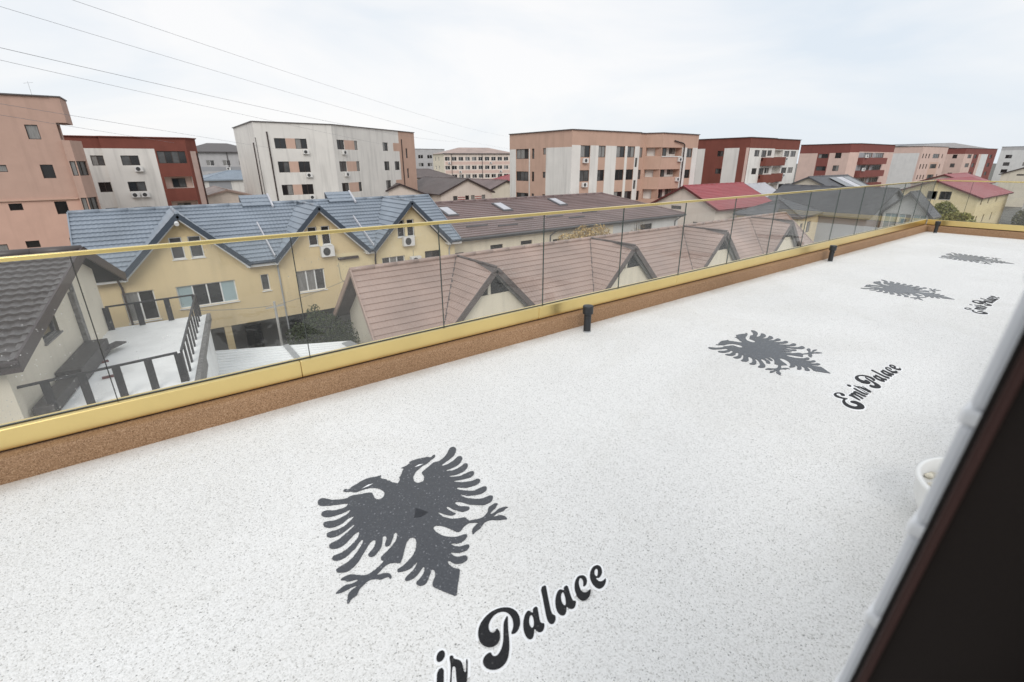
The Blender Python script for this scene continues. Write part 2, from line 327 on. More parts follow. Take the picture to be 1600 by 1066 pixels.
def put_ac(root, p, ang, s, z, w_=0.8, h_=0.56):
    d = Vector((math.cos(ang), math.sin(ang), 0)); nrm = Vector((d.y, -d.x, 0))
    if not ACM:
        b = MB().box((0, -0.36, 0), (0.8, -0.06, 0.56)); b.box((0.08, -0.06, -0.02), (0.12, 0, 0.3)); b.box((0.68, -0.06, -0.02), (0.72, 0, 0.3))
        ACM['a'] = b.mesh('air_conditioner', 'ac_white')
        g = MB(); pts = [(0.33 + 0.22 * math.cos(k * math.pi / 9), -0.368, 0.28 + 0.22 * math.sin(k * math.pi / 9)) for k in range(18)]
        g.poly(pts); g.tube([(0.33, -0.372, 0.28), (0.33, -0.38, 0.28)], 0.07, 10); ACM['g'] = g.mesh('fan_grille', 'ac_grille')
    q = Vector((p[0], p[1], 0)) + d * s; q.z = z
    o = inst('air_conditioner', ACM['a'], root, q, ang); inst('fan_grille', ACM['g'], o)
    o.scale = (w_ / 0.8, 1, h_ / 0.56); return o
def facade(root, p, q, z0, z1, base_m, wins=(), zones=(), reveal=0.10, name='wall', loggias=()):
    """one wall from p to q (outside on the right-hand side), with real openings. wins: (s0,s1,za,zb,{options});
    zones: painted fields (s0,s1,za,zb,material); loggias: (s0,s1,za,zb,depth,back material)"""
    p, q = Vector((p[0], p[1], 0)), Vector((q[0], q[1], 0)); d = q - p; L = d.length; d.normalize(); nrm = Vector((d.y, -d.x, 0)); ang = math.atan2(d.y, d.x)
    holes = [x[:4] for x in wins] + [x[:4] for x in loggias]; dep = [reveal] * len(wins) + [x[4] for x in loggias]
    S = {0.0, L}; ZZ = {z0, z1}
    for h in list(holes) + [z[:4] for z in zones]:
        S.update((min(max(h[0], 0), L), min(max(h[1], 0), L))); ZZ.update((min(max(h[2], z0), z1), min(max(h[3], z0), z1)))
    S = sorted(S); ZZ = sorted(ZZ); mats = [base_m]; f = MB()
    def mi(n):
        if n not in mats: mats.append(n)
        return mats.index(n)
    P = lambda s, z, off=0.0: (p.x + d.x * s - nrm.x * off, p.y + d.y * s - nrm.y * off, z)
    def mat_at(a, b):
        c = base_m
        for z in zones:
            if z[0] <= a <= z[1] and z[2] <= b <= z[3]: c = z[4]
        return c
    for i in range(len(S) - 1):
        for j in range(len(ZZ) - 1):
            a, b, c, e_ = S[i], S[i + 1], ZZ[j], ZZ[j + 1]
            if b - a < 1e-5 or e_ - c < 1e-5: continue
            ma, mb_ = (a + b) / 2, (c + e_) / 2
            if any(h[0] < ma < h[1] and h[2] < mb_ < h[3] for h in holes): continue
            f.poly([P(a, c), P(b, c), P(b, e_), P(a, e_)], mi(mat_at(ma, mb_)))
    for h, r in zip(holes, dep):
        a, b, c, e_ = h; m_ = mi(mat_at((a + b) / 2, e_ + 0.02) if r < 0.3 else base_m)
        f.poly([P(a, c), P(a, e_), P(a, e_, r), P(a, c, r)], m_); f.poly([P(b, c), P(b, c, r), P(b, e_, r), P(b, e_)], m_)
        f.poly([P(a, e_), P(b, e_), P(b, e_, r), P(a, e_, r)], m_); f.poly([P(a, c), P(a, c, r), P(b, c, r), P(b, c)], m_)
    for lg in loggias:
        f.poly([P(lg[0], lg[2], lg[4]), P(lg[1], lg[2], lg[4]), P(lg[1], lg[3], lg[4]), P(lg[0], lg[3], lg[4])], mi(lg[5]))
    o = f.build(name, mats, root)
    for x in wins:
        op = dict(x[4]) if len(x) > 4 else {}
        ac = op.pop('ac', None)
        put_window(root, p, ang, x[0], x[1], x[2], x[3], depth=op.pop('depth', reveal), **op)
        if ac is not None:
            for a_ in (ac if isinstance(ac, (list, tuple)) else [ac]): put_ac(root, p, ang, x[0] + a_, x[2] - 0.68)
    return o
def pipe(root, pts, r=0.05, m='pipe_dark', name='downpipe'): return MB().tube(pts, r, 8).build(name, m, root)
def block(name, label, outline, z1, base_m, edges, group=None, cop='coping', z0=0.0, cat='apartment block'):
    """flat-roofed block over a counter-clockwise outline; edges[i] = keyword arguments for the facade of edge i"""
    cx = sum(p[0] for p in outline) / len(outline); cy = sum(p[1] for p in outline) / len(outline)
    root = thing(name, label, cat, (cx, cy, z0), group)
    n = len(outline)
    for i in range(n):
        kw = dict(edges.get(i, {})); bm_ = kw.pop('base', base_m)
        facade(root, outline[i], outline[(i + 1) % n], z0, z1, bm_, **kw)
    MB().poly([(x, y, z1 - 0.02) for x, y in outline]).build('flat_roof', 'concrete', root)
    c = MB()
    for i in range(n):
        a, b = Vector((*outline[i], z1 + 0.04)), Vector((*outline[(i + 1) % n], z1 + 0.04)); c.beam(a, b, 0.34, 0.09)
    c.build('coping', cop, root)
    return root
# ---- tiled roof planes: every course of pressed metal tiles is a strip of its own, wavy across and stepped at its lower edge
def tile_plane(parent, pts, m, row=0.35, wave=0.21, amp=0.018, step=0.035, spw=5, lift=0.012, name='tile_course'):
    P = [Vector(p) for p in pts]; nv = Vector((0, 0, 0))
    for i in range(len(P)): nv += (P[i] - P[0]).cross(P[(i + 1) % len(P)] - P[0])
    nv.normalize()
    if nv.z < 0: nv = -nv
    U = Vector((0, 0, 1)).cross(nv).normalized(); V = nv.cross(U).normalized()      # V points up the slope
    O = P[0]; q = [((p - O).dot(U), (p - O).dot(V)) for p in P]
    v0 = min(b for _, b in q); v1 = max(b for _, b in q)
    def span(v):
        v = min(max(v, v0 + 1e-4), v1 - 1e-4); xs = []
        for i in range(len(q)):
            (a0, b0), (a1, b1) = q[i], q[(i + 1) % len(q)]
            if (b0 <= v < b1) or (b1 <= v < b0): xs.append(a0 + (a1 - a0) * (v - b0) / (b1 - b0))
        return (min(xs), max(xs)) if len(xs) >= 2 else (0, 0)
    nr = max(1, round((v1 - v0) / row)); rh = (v1 - v0) / nr
    for k in range(nr):
        va, vb = v0 + k * rh, v0 + (k + 1) * rh
        l0, r0 = span(va); l1, r1 = span(vb); L, R = min(l0, l1), max(r0, r1)
        if R - L < 0.02: continue
        n = max(2, int((R - L) / (wave / spw))) if wave else max(2, int((R - L) / 2.5))
        f = MB(); jit = random.uniform(-0.004, 0.004)
        for i in range(n + 1):
            u = L + (R - L) * i / n; ul = min(max(u, l0), r0); uh = min(max(u, l1), r1)
            wl = amp * (0.5 + 0.5 * math.cos(2 * math.pi * ul / wave)) if wave else 0; wh = amp * (0.5 + 0.5 * math.cos(2 * math.pi * uh / wave)) if wave else 0
            a = O + U * ul + V * va; b = O + U * uh + V * vb
            f.v += [tuple(a + nv * 0.0), tuple(a + nv * (lift + step + jit + wl)), tuple(b + nv * (lift + wh))]
        for i in range(n):
            j = 3 * i
            f.f += [(j, j + 3, j + 4, j + 1), (j + 1, j + 4, j + 5, j + 2)]; f.m += [0, 0]
        f.build(name, m, parent, smooth=False)
def ridge_cap(parent, a, b, m, r=0.11, name='ridge_cap'):
    a, b = Vector(a), Vector(b); n = max(1, int((b - a).length / 1.2)); f = MB()
    for i in range(n):
        p = a.lerp(b, i / n); q = a.lerp(b, (i + 1) / n); f.tube([p, q + (b - a).normalized() * 0.04], r * 0.94, 10, r1=r)
    return f.build(name, m, parent, smooth=True)
def board(parent, a, b, m, w_=0.05, h_=0.22, name='bargeboard'): return MB().beam(a, b, w_, h_).build(name, m, parent)
def gable_house(name, label, loc, rotz, L, W, ze, zr, wall_m, roof_m, trim_m, ov=0.45, wins={}, group=None, wave=0.21, spw=4, row=0.35, ovg=0.4, cat='house', zones={}):
    """house in its own axes: ridge along local x (0..L), eaves at local y 0 and W. wins: 'f' front (y=0), 'b', 'l' (x=0 gable), 'r'"""
    t = thing(name, label, cat, loc, group, rotz=rotz)
    sl = (zr - ze) / (W / 2)
    facade(t, (0, 0), (L, 0), 0, ze, wall_m, wins.get('f', ()), zones.get('f', ())); facade(t, (L, 0), (L, W), 0, ze, wall_m, wins.get('r', ()))
    facade(t, (L, W), (0, W), 0, ze, wall_m, wins.get('b', ())); facade(t, (0, W), (0, 0), 0, ze, wall_m, wins.get('l', ()), zones.get('l', ()))
    for x in (0, L): MB().poly([(x, 0, ze), (x, W, ze), (x, W / 2, zr)]).build('gable', wall_m, t)
    e0 = ze - ov * sl
    for s in (0, 1):
        y = -ov if s == 0 else W + ov
        pl = [(-ovg, y, e0), (L + ovg, y, e0), (L + ovg, W / 2, zr), (-ovg, W / 2, zr)]
        dk = MB().slab([(a, b, c + 0.10) for a, b, c in pl], 0.14).build('roof', trim_m, t)
        tile_plane(dk, [(a, b, c + 0.11) for a, b, c in pl], roof_m, row=row, wave=wave, spw=spw)
        board(t, (-ovg, y, e0 + 0.03), (L + ovg, y, e0 + 0.03), trim_m, 0.08, 0.16, 'gutter')
        for x in (-ovg, L + ovg): board(t, (x, y, e0 + 0.04), (x, W / 2, zr + 0.04), trim_m, 0.05, 0.24)
    ridge_cap(t, (-ovg, W / 2, zr + 0.13), (L + ovg, W / 2, zr + 0.13), roof_m)
    return t
def hip_house(name, label, loc, rotz, L, W, ze, zr, wall_m, roof_m, trim_m, ov=0.4, wins={}, group=None, wave=0.0, spw=3, row=0.4, cat='house', zones={}):
    t = thing(name, label, cat, loc, group, rotz=rotz)
    facade(t, (0, 0), (L, 0), 0, ze, wall_m, wins.get('f', ()), zones.get('f', ())); facade(t, (L, 0), (L, W), 0, ze, wall_m, wins.get('r', ()))
    facade(t, (L, W), (0, W), 0, ze, wall_m); facade(t, (0, W), (0, 0), 0, ze, wall_m, wins.get('l', ()), zones.get('l', ()))
    k = W / 2 + ov; A, B, C_, D = (-ov, -ov), (L + ov, -ov), (L + ov, W + ov), (-ov, W + ov); m = W / 2
    E, F = (-ov + k, m, zr), (L + ov - k, m, zr); g = lambda p: (p[0], p[1], ze)
    for pl in ([g(A), g(B), F, E], [g(C_), g(D), E, F], [g(B), g(C_), F], [g(D), g(A), E]):
        dk = MB().slab([(a, b, c + 0.06) for a, b, c in pl], 0.10).build('roof', trim_m, t)
        tile_plane(dk, [(a, b, c + 0.07) for a, b, c in pl], roof_m, row=row, wave=wave, spw=spw)
    for a, b in ((E, F), (g(A), E), (g(B), F), (g(C_), F), (g(D), E)):
        ridge_cap(t, (a[0], a[1], a[2] + 0.10), (b[0], b[1], b[2] + 0.10), roof_m, 0.09)
    for a, b in ((A, B), (B, C_), (C_, D), (D, A)): board(t, (*a, ze - 0.02), (*b, ze - 0.02), trim_m, 0.08, 0.18, 'gutter')
    return t
def leaf_crown(parent, blobs, n, size, m, name='crown', seed=1, flat=0.35):
    rnd = random.Random(seed); f = MB()
    tot = sum(b[1][0] * b[1][1] * b[1][2] for b in blobs)
    for c, r in blobs:
        for _ in range(int(n * r[0] * r[1] * r[2] / tot)):
            while True:
                p = Vector((rnd.uniform(-1, 1), rnd.uniform(-1, 1), rnd.uniform(-1, 1)))
                if 0.25 < p.length < 1: break
            p = Vector((c[0] + p.x * r[0], c[1] + p.y * r[1], c[2] + p.z * r[2]))
            a = Vector((rnd.uniform(-1, 1), rnd.uniform(-1, 1), rnd.uniform(-0.6, 1))).normalized(); b = a.cross(Vector((rnd.uniform(-1, 1), rnd.uniform(-1, 1), rnd.uniform(-1, 1)))).normalized()
            s = size * rnd.uniform(0.6, 1.4)
            f.poly([p - a * s, p + b * s * flat, p + a * s, p - b * s * flat])
    return f.build(name, m, parent)
EAGLE = [-200,3597,-359,3842,-395,3911,-354,4006,-505,4120,-481,4229,-727,4543,-534,4741,-843,4803,-1148,4923,-1485,4950,-1828,4833,-2107,4759,-2240,4738,-2328,4604,-2437,4647,-2517,4772,-2654,4732,-2669,4626,-2534,4484,-2393,4416,-2307,4312,-2189,4182,-1949,4158,-1701,4152,-1443,4052,-1209,3891,-1035,3583,-996,3316,-1079,3068,-1283,2881,-1504,2951,-1584,3110,-1536,3493,-1549,3673,-1759,3778,-2050,3883,-2404,4036,-2564,4043,-2705,3983,-2985,4097,-3321,4278,-3514,4537,-3683,4755,-3872,4771,-3996,4605,-4025,4370,-3926,4187,-3607,3980,-3308,3826,-3039,3695,-2863,3634,-2805,3517,-2901,3409,-3114,3355,-3397,3428,-3569,3488,-3775,3680,-3984,3733,-4119,3593,-4097,3351,-3928,3175,-3661,3075,-3375,3028,-3066,3037,-2881,3072,-2879,2965,-3062,2826,-3308,2773,-3589,2717,-3794,2772,-4010,2903,-4206,2920,-4254,2819,-4254,2722,-4225,2552,-4119,2427,-3936,2320,-3648,2308,-3497,2317,-3221,2471,-2941,2514,-2905,2420,-3090,2305,-3329,2157,-3463,2090,-3772,2038,-4037,2112,-4227,2132,-4339,2031,-4318,1833,-4197,1711,-3967,1658,-3710,1678,-3415,1798,-3151,1918,-3036,1948,-3110,1823,-3345,1682,-3648,1539,-3944,1399,-4196,1381,-4373,1369,-4466,1235,-4435,1057,-4242,911,-4042,886,-3770,970,-3441,1198,-3174,1334,-3061,1342,-3082,1233,-3230,978,-3517,779,-3824,606,-4162,524,-4416,578,-4532,528,-4579,401,-4490,237,-4345,170,-4114,157,-3834,276,-3487,466,-3214,726,-3095,755,-3116,622,-3349,361,-3557,177,-3844,-47,-4120,-160,-4403,-209,-4575,-234,-4648,-307,-4609,-438,-4433,-597,-4217,-634,-3961,-569,-3690,-379,-3370,-76,-3037,240,-2782,429,-2660,366,-2710,196,-2895,-41,-3135,-198,-3231,-265,-3258,-381,-3180,-495,-3047,-514,-2817,-383,-2600,-207,-2429,72,-2316,346,-2216,361,-2164,261,-2284,21,-2434,-159,-2438,-300,-2332,-352,-2192,-284,-2005,-71,-1787,252,-1691,253,-1714,72,-1898,-212,-2174,-414,-2470,-590,-2732,-698,-2895,-793,-2897,-926,-2817,-1030,-2981,-1129,-3347,-1267,-3705,-1323,-3912,-1167,-4175,-893,-4383,-835,-4545,-836,-4648,-905,-4588,-965,-4501,-992,-4436,-1177,-4259,-1224,-4047,-1311,-4172,-1387,-4402,-1357,-4592,-1261,-4805,-1335,-5017,-1415,-4977,-1482,-4779,-1540,-4593,-1542,-4366,-1526,-4127,-1575,-4342,-1639,-4543,-1672,-4680,-1843,-4789,-2117,-4795,-2222,-4716,-2172,-4613,-2051,-4391,-2039,-4245,-1898,-4128,-1754,-3947,-1701,-3781,-1610,-3566,-1651,-3438,-1748,-3328,-1889,-3125,-1886,-3006,-1927,-3016,-2067,-2936,-2079,-2871,-1930,-2933,-1757,-3089,-1639,-3243,-1598,-3395,-1558,-3263,-1482,-2968,-1348,-2725,-1270,-2521,-1371,-2326,-1572,-2200,-1454,-1913,-1068,-1613,-664,-1376,-487,-1231,-507,-1167,-616,-1178,-757,-1305,-1015,-1476,-1286,-1710,-1499,-1914,-1617,-2274,-1769,-2528,-1784,-2619,-1869,-2553,-1994,-2310,-2077,-2064,-2083,-1840,-1993,-1707,-1908,-1774,-2043,-1977,-2201,-2198,-2288,-2500,-2409,-2550,-2517,-2487,-2604,-2295,-2637,-2062,-2592,-1824,-2470,-1642,-2325,-1589,-2365,-1693,-2569,-1838,-2712,-2074,-2829,-2237,-2875,-2250,-3009,-2163,-3146,-2011,-3190,-1829,-3111,-1605,-2887,-1430,-2692,-1358,-2695,-1361,-2871,-1444,-3060,-1670,-3280,-1794,-3448,-1537,-3947,-1393,-4193,-1252,-4436,-442,-3388,-647,-3157,-700,-2856,-642,-2687,-578,-2709,-520,-2939,-325,-3129,-126,-3184,71,-3120,164,-3001,116,-2854,-126,-2797,-297,-2624,-327,-2408,-283,-2331,-169,-2473,61,-2619,311,-2668,491,-2606,592,-2463,459,-2362,209,-2306,-1,-2118,-67,-1923,-4,-1883,221,-2083,490,-2111,743,-2003,847,-1869,746,-1761,429,-1735,133,-1540,-104,-1240,-226,-870,-222,-559,-78,-444,156,-622,327,-912,471,-1242,567,-1502,802,-1461,952,-1354,1310,-1263,1694,-1554,1546,-1578,1261,-1683,1057,-1904,1048,-2052,1213,-1961,1552,-1904,1781,-1757,1856,-1710,2136,-1692,2345,-1783,2522,-1984,2747,-2055,2925,-2191,2947,-1971,2800,-1724,2557,-1676,2421,-1640,2758,-1520,3128,-1593,3289,-1503,3462,-1528,3294,-1364,2996,-1316,2637,-1428,2423,-1404,2671,-1246,2890,-1200,3213,-977,3025,-871,2645,-943,2425,-1199,2091,-1357,1868,-1355,1350,-1129,1387,-856,1046,-699,756,-532,531,-173,468,217,540,231,672,-76,902,-353,1153,-372,1104,-231,992,28,966,331,1086,347,1187,-14,1459,-451,1785,-503,1936,-370,1797,-192,1550,-5,1467,311,1557,427,1777,223,1997,-164,2292,-424,2549,-670,2966,-680,3195,-556,3333,-358,3222,-236,2722,-197,2437,19,2153,310,2010,723,2057,764,2281,441,2601,275,2939,133,3304,208,3463,406,3419,561,3133,576,2736,561,2429,833,2154,1161,2154,1320,2246,1315,2553,1033,3009,913,3383,957,3546,1168,3473,1326,3123,1322,2660,1524,2321,1847,2322,1931,2792,1741,3218,1631,3500,1719,3651,1956,3569,2107,3250,2084,2799,2078,2358,2327,2342,2469,2734,2301,3240,2313,3605,2533,3762,2784,3678,2942,3274,2785,2795,2741,2414,2941,2449,3003,2976,2965,3465,3103,3810,3415,3860,3671,3695,3747,3262,3542,2790,3430,2496,3486,2526,3584,3087,3772,3574,3987,3930,4321,4061,4635,3955,4822,3721,4790,3326,4375,2912,4098,2548,3990,2299,4085,1842,3873,1282,3624,1257,3250,1053,2895,729,2891,622,3138,752,3548,1089,3904,1596,4152,2033,4240,2264,4397,2481,4426,2721,4636,2660,4762,2374,4605,2266,4785,1995,4844,1655,4957,1320,4972,1163,4949,1201,4826,860,4712,537,4728,696,4562,439,4309,394,4211,269,4088,193,3972,128,3979,121,3813,-117,3534]
LETTERS = {
 'capital_p': [('o', [1336,481,1408,416,1556,407,1753,504,1916,669,2025,903,2040,1134,1965,1322,1822,1471,1614,1579,1373,1638,1090,1630,791,1539,561,1404,389,1215,288,999,279,791,347,627,473,504,651,457,838,512,966,632,1052,789,1052,908,1013,949,959,896,861,877,787,914,772,1037,828,1183,954,1319,1143,1430,1368,1480,1552,1442,1695,1346,1766,1199,1761,1002,1698,834,1578,655,1460,555]), ('o', [1695,1152,1532,1097,1361,972,1179,730,973,446,792,263,589,140,435,104,347,160,330,251,362,329,267,367,94,345,-44,249,-95,108,-58,-65,63,-204,248,-296,466,-299,693,-208,928,22,1141,318,1322,622,1490,874])],
 'letter_a': [('o', [2468,675,2451,832,2301,823,2095,690,1900,491,1759,262,1690,28,1736,-108,1850,-134,1996,-41,2141,140,2146,11,2197,-119,2341,-137,2514,-15,2563,76,2477,119,2483,223,2648,494,2831,788,2612,801,2524,668]), ('h', [2422,643,2308,617,2137,441,2068,280,2078,179,2160,188,2289,326,2411,539])],
 'letter_l': [('o', [3460,1351,3722,1330,3604,1142,3339,709,3110,324,3042,151,3107,58,3026,-57,2884,-145,2752,-131,2710,-14,2773,178,2955,487,3230,934])],
 'letter_a2': [('o', [4090,734,4040,827,3885,805,3655,661,3464,472,3300,226,3256,11,3327,-122,3463,-123,3615,-11,3707,102,3721,-24,3803,-122,3944,-123,4107,-14,4168,72,4082,99,4122,260,4271,537,4419,802,4207,811,4133,681]), ('h', [4045,684,3886,608,3725,417,3655,235,3674,146,3760,178,3933,402,4044,610])],
 'letter_c': [('o', [5190,809,5041,853,4812,763,4598,591,4430,368,4346,139,4369,-47,4466,-134,4674,-133,4893,-32,5046,126,4911,78,4734,88,4643,207,4703,386,4848,606,5022,735,5106,724,5080,586,4945,431,4862,366,4977,330,5157,424,5280,593,5278,727])],
 'letter_e': [('o', [6092,795,5900,829,5640,722,5451,570,5302,367,5232,111,5264,-64,5377,-140,5599,-115,5800,-11,5905,109,5726,72,5571,111,5537,241,5588,370,5691,271,5860,313,6020,407,6149,584,6160,715]), ('h', [5954,687,5828,662,5677,532,5640,410,5680,364,5844,487,5966,612])],
 'letter_i': [('o', [-944,1408,-921,1315,-978,1188,-1112,1105,-1230,1105,-1297,1169,-1276,1279,-1171,1401,-1042,1447]), ('o', [-1437,912,-1203,864,-1439,459,-1615,103,-1583,-36,-1682,-161,-1821,-168,-1896,-84,-1877,100,-1725,421])],
 'letter_r': [('o', [-883,1066,-804,1073,-754,1002,-798,902,-691,804,-628,658,-682,470,-749,313,-705,264,-601,409,-473,639,-414,612,-564,381,-698,165,-832,1,-982,-139,-1108,-133,-1159,-5,-1105,206,-986,445,-891,628,-928,705,-992,672,-1146,441,-1334,126,-1533,-217,-1613,-185,-1385,165,-1182,468,-993,770])],
 'capital_e': [('o', [-3157,768,-2947,931,-2892,1164,-3095,1373,-3507,1414,-3822,1276,-3994,1035,-3934,779,-3874,628,-4179,603,-4540,470,-4892,190,-5018,-154,-4940,-454,-4691,-692,-4356,-804,-4012,-728,-3703,-521,-3548,-237,-3529,3,-3676,187,-3956,207,-4089,75,-4045,-109,-4075,-286,-4224,-370,-4475,-325,-4580,-98,-4419,227,-4164,437,-3859,513,-3707,449,-3537,475,-3596,626,-3671,841,-3605,1111,-3462,1271,-3225,1253,-3117,1116,-3420,969,-3379,809])],
 'letter_m': [('o', [-3291,-182,-2978,479,-3047,531,-2943,653,-2734,670,-2699,601,-2517,670,-2282,670,-2247,592,-2056,670,-1829,670,-1777,566,-2021,44,-1969,-8,-2038,-147,-2177,-199,-2317,-147,-2334,-43,-2125,427,-2177,462,-2282,392,-2577,-182,-2804,-182,-2508,462,-2577,479,-2682,392,-3065,-182])],
}
# ------------------------------------------------------------------ ground and terrace
def struct(o): o['kind'] = 'structure'; return o
struct(MB().poly([(-2500, -2500, 0), (2500, -2500, 0), (2500, 2500, 0), (-2500, 2500, 0)]).build('ground', 'ground'))
ZT = 10.4; X0, X1 = -6.0, 14.93; YF = 3.33           # terrace floor level, ends, inner face of the long kerb
struct(MB().box((X0, 0.0, ZT - 0.12), (X1 + 0.02, YF + 0.02, ZT)).build('terrace_floor', 'floor_white'))
def kerb(a, b, hh, seed):
    """hand-trowelled upstand from a to b: inner face on the right-hand side, uneven arris"""
    a, b = Vector((*a, 0)), Vector((*b, 0)); d = (b - a); L = d.length; d.normalize(); nr = Vector((d.y, -d.x, 0)); rnd = random.Random(seed); f = MB(); n = int(L / 0.045)
    wob = 0.0
    for i in range(n + 1):
        p = a + d * (L * i / n); wob = 0.9 * wob + rnd.uniform(-0.0012, 0.0012); j = lambda s: rnd.uniform(-s, s)
        prof = [(0.0, -0.10), (wob, 0.0), (wob + j(0.0012), hh - 0.016 + j(0.002)), (wob - 0.005 + j(0.0015), hh - 0.005 + j(0.0015)), (wob - 0.018 + j(0.002), hh + j(0.001)), (-0.10, hh), (-0.30, hh), (-0.30, -0.10)]
        f.v += [tuple(p + nr * o_ + Vector((0, 0, ZT + z_))) for o_, z_ in prof]
    for i in range(n):
        for k in range(7): f.f.append((8 * i + k, 8 * i + 8 + k, 8 * i + 9 + k, 8 * i + k + 1)); f.m.append(0)
    return struct(f.build('kerb', 'kerb_brown', smooth=True))
kerb((X0, YF), (X1 + 0.30, YF), 0.143, 1)
kerb((X1, YF - 0.002), (X1, 0.0), 0.140, 2)
tb = thing('terrace_building', 'terrace building with dark brown window frame and white block jamb at right edge', 'building', (4, -4, 0))
MB().box((X0 - 6, -9, 0), (X1 + 0.26, YF + 0.26, ZT - 0.13)).build('lower_storeys', 'terrace_wall', tb)
WL = [(-10.0, -0.75), (0.62, X1 + 0.2)]
for a, b in WL: MB().box((a, -0.30, ZT - 0.1), (b, -0.015, 10.80)).build('wall', 'terrace_wall', tb)  # made-up upper wall out of view, kept low so skylight reaches the floor
MB().box((-0.75, -0.30, ZT - 0.1), (0.62, -0.015, ZT + 0.75)).build('wall', 'terrace_wall', tb)
MB().slab([(0.64, -0.02, 10.93), (X1 + 0.4, -0.02, 10.93), (X1 + 0.4, -3.6, 13.2), (0.64, -3.6, 13.2)], 0.12).build('roof', 'unseen_roof_pale', tb)  # invented unseen roof, sloped back and pale to keep the floor bright
# brown open casement and the white jamb blocks beside it, leaning a little outwards at the foot
LEAN = math.radians(3.5)
def lean(mb):      # shear y with height below eye level
    mb.v = [(x, y - (z - 11.9) * math.tan(LEAN), z) for x, y, z in mb.v]; return mb
fr = lean(MB().box((0.47, -0.62, 11.05), (0.52, 0.0365, 12.6))).build('window_frame', 'frame_brown', tb, bevel=0.004)
lean(MB().box((0.463, 0.0245, 11.05), (0.4698, 0.0318, 12.6))).build('frame_lip', 'frame_brown_lip', fr, bevel=0.003)
lean(MB().box((0.44, -0.62, 11.05), (0.4698, -0.075, 12.6))).build('sash', 'sash_dark_verge_shade', fr, bevel=0.003)
zb_ = 11.03; k = 0
while zb_ < 12.5:
    lean(MB().box((0.535, -0.010, zb_), (0.60, 0.0505, zb_ + 0.112))).build('jamb_block', 'jamb_white', tb, bevel=0.006)
    lean(MB().box((0.5325, -0.010, zb_ + 0.1125), (0.6025, 0.0538, zb_ + 0.1275))).build('jamb_joint', 'jamb_joint', tb, bevel=0.004)
    zb_ += 0.128
# glass balustrade: gold base channel, glass panels with dark joints, gold top rail
def balustrade(name, label, a, b, first):
    """a, b: ends in plan, glass plane between them"""
    a, b = Vector((*a, 0)), Vector((*b, 0)); d = (b - a); L = d.length; d.normalize(); nrm = Vector((d.y, -d.x, 0)); ang = math.atan2(d.y, d.x)
    t = thing(name, label, 'balustrade', (a.x, a.y, ZT), group='glass balustrades round the terrace', rotz=ang)
    zk = 0.1445                                                    # top of kerb above floor
    x = 0.0; ch = None
    while x < L - 0.01:
        q = min(L, x + 2.22); c_ = MB().box((x + 0.0006, -0.046, zk + 0.010), (q - 0.0006, 0.046, zk + 0.132)).build('base_channel', 'gold', t, bevel=0.006); ch = ch or c_; x = q
    MB().box((0, -0.030, zk), (L, 0.040, zk + 0.0098)).build('packer', 'seal', ch)
    MB().box((0, -0.0085, zk + 0.1325), (L, 0.0085, zk + 0.1365)).build('gasket', 'seal', ch)
    xs = []; x = first
    while x < L - 0.02: xs.append(x); x += 1.11
    cuts = [0.0] + xs + [L]
    for i in range(len(cuts) - 1):
        p, q = cuts[i] + 0.0022, cuts[i + 1] - 0.0022
        g = MB(); x0, x1_, z0, z1_ = p, q, zk + 0.137, 1.142
        g.box((x0, -0.006, z0), (x1_, 0.006, z1_)); g.m = [1, 1, 0, 1, 0, 1]
        g.build('glass_panel', ['clear_glass', 'glass_edge'], t)
        if i: MB().box((cuts[i] - 0.0017, -0.0055, zk + 0.1375), (cuts[i] + 0.0017, 0.0055, 1.141)).build('joint_seal', 'seal', t)
    MB().box((0, -0.016, 1.1425), (L, 0.015, 1.167)).build('top_rail', 'gold_rail', t, bevel=0.004)
    return t
balustrade('balustrade', 'long frameless glass balustrade with gold rails running along the terrace', (X0, 3.455), (X1 + 0.125, 3.455), (-0.37 - X0) % 1.11)
balustrade('balustrade', 'short glass balustrade with gold rails across the far terrace end', (X1 + 0.125, 3.39), (X1 + 0.125, 0.0), 0.6)
# vent pipes
VP = None
for i, (x, y, lab) in enumerate([(3.31, 3.17, 'black capped vent pipe nearest the camera beside the brown kerb'), (9.12, 3.19, 'black capped vent pipe halfway along the brown kerb'), (14.72, 3.12, 'black capped vent pipe in the far terrace corner')]):
    t = thing('vent_pipe', lab, 'vent pipe', (x, y, ZT), 'vent pipes along the kerb', rotz=0.35 * i)
    p = MB().lathe([(0.036, 0.0), (0.036, 0.20)], (0, 0, 0), 28).build('pipe', 'black_plastic', t, smooth=False)
    MB().lathe([(0.040, 0.185), (0.052, 0.192), (0.053, 0.262), (0.049, 0.272), (0.02, 0.275)], (0, 0, 0), 28).build('cap', 'black_plastic', t)
    MB().tube([(-0.030, -0.028, 0.165), (-0.040, -0.037, 0.165)], 0.008, 10).build('screw', 'seal', p)
    MB().lathe([(0.041, 0.0005), (0.038, 0.012)], (0, 0, 0), 28).build('collar', 'zinc', p)
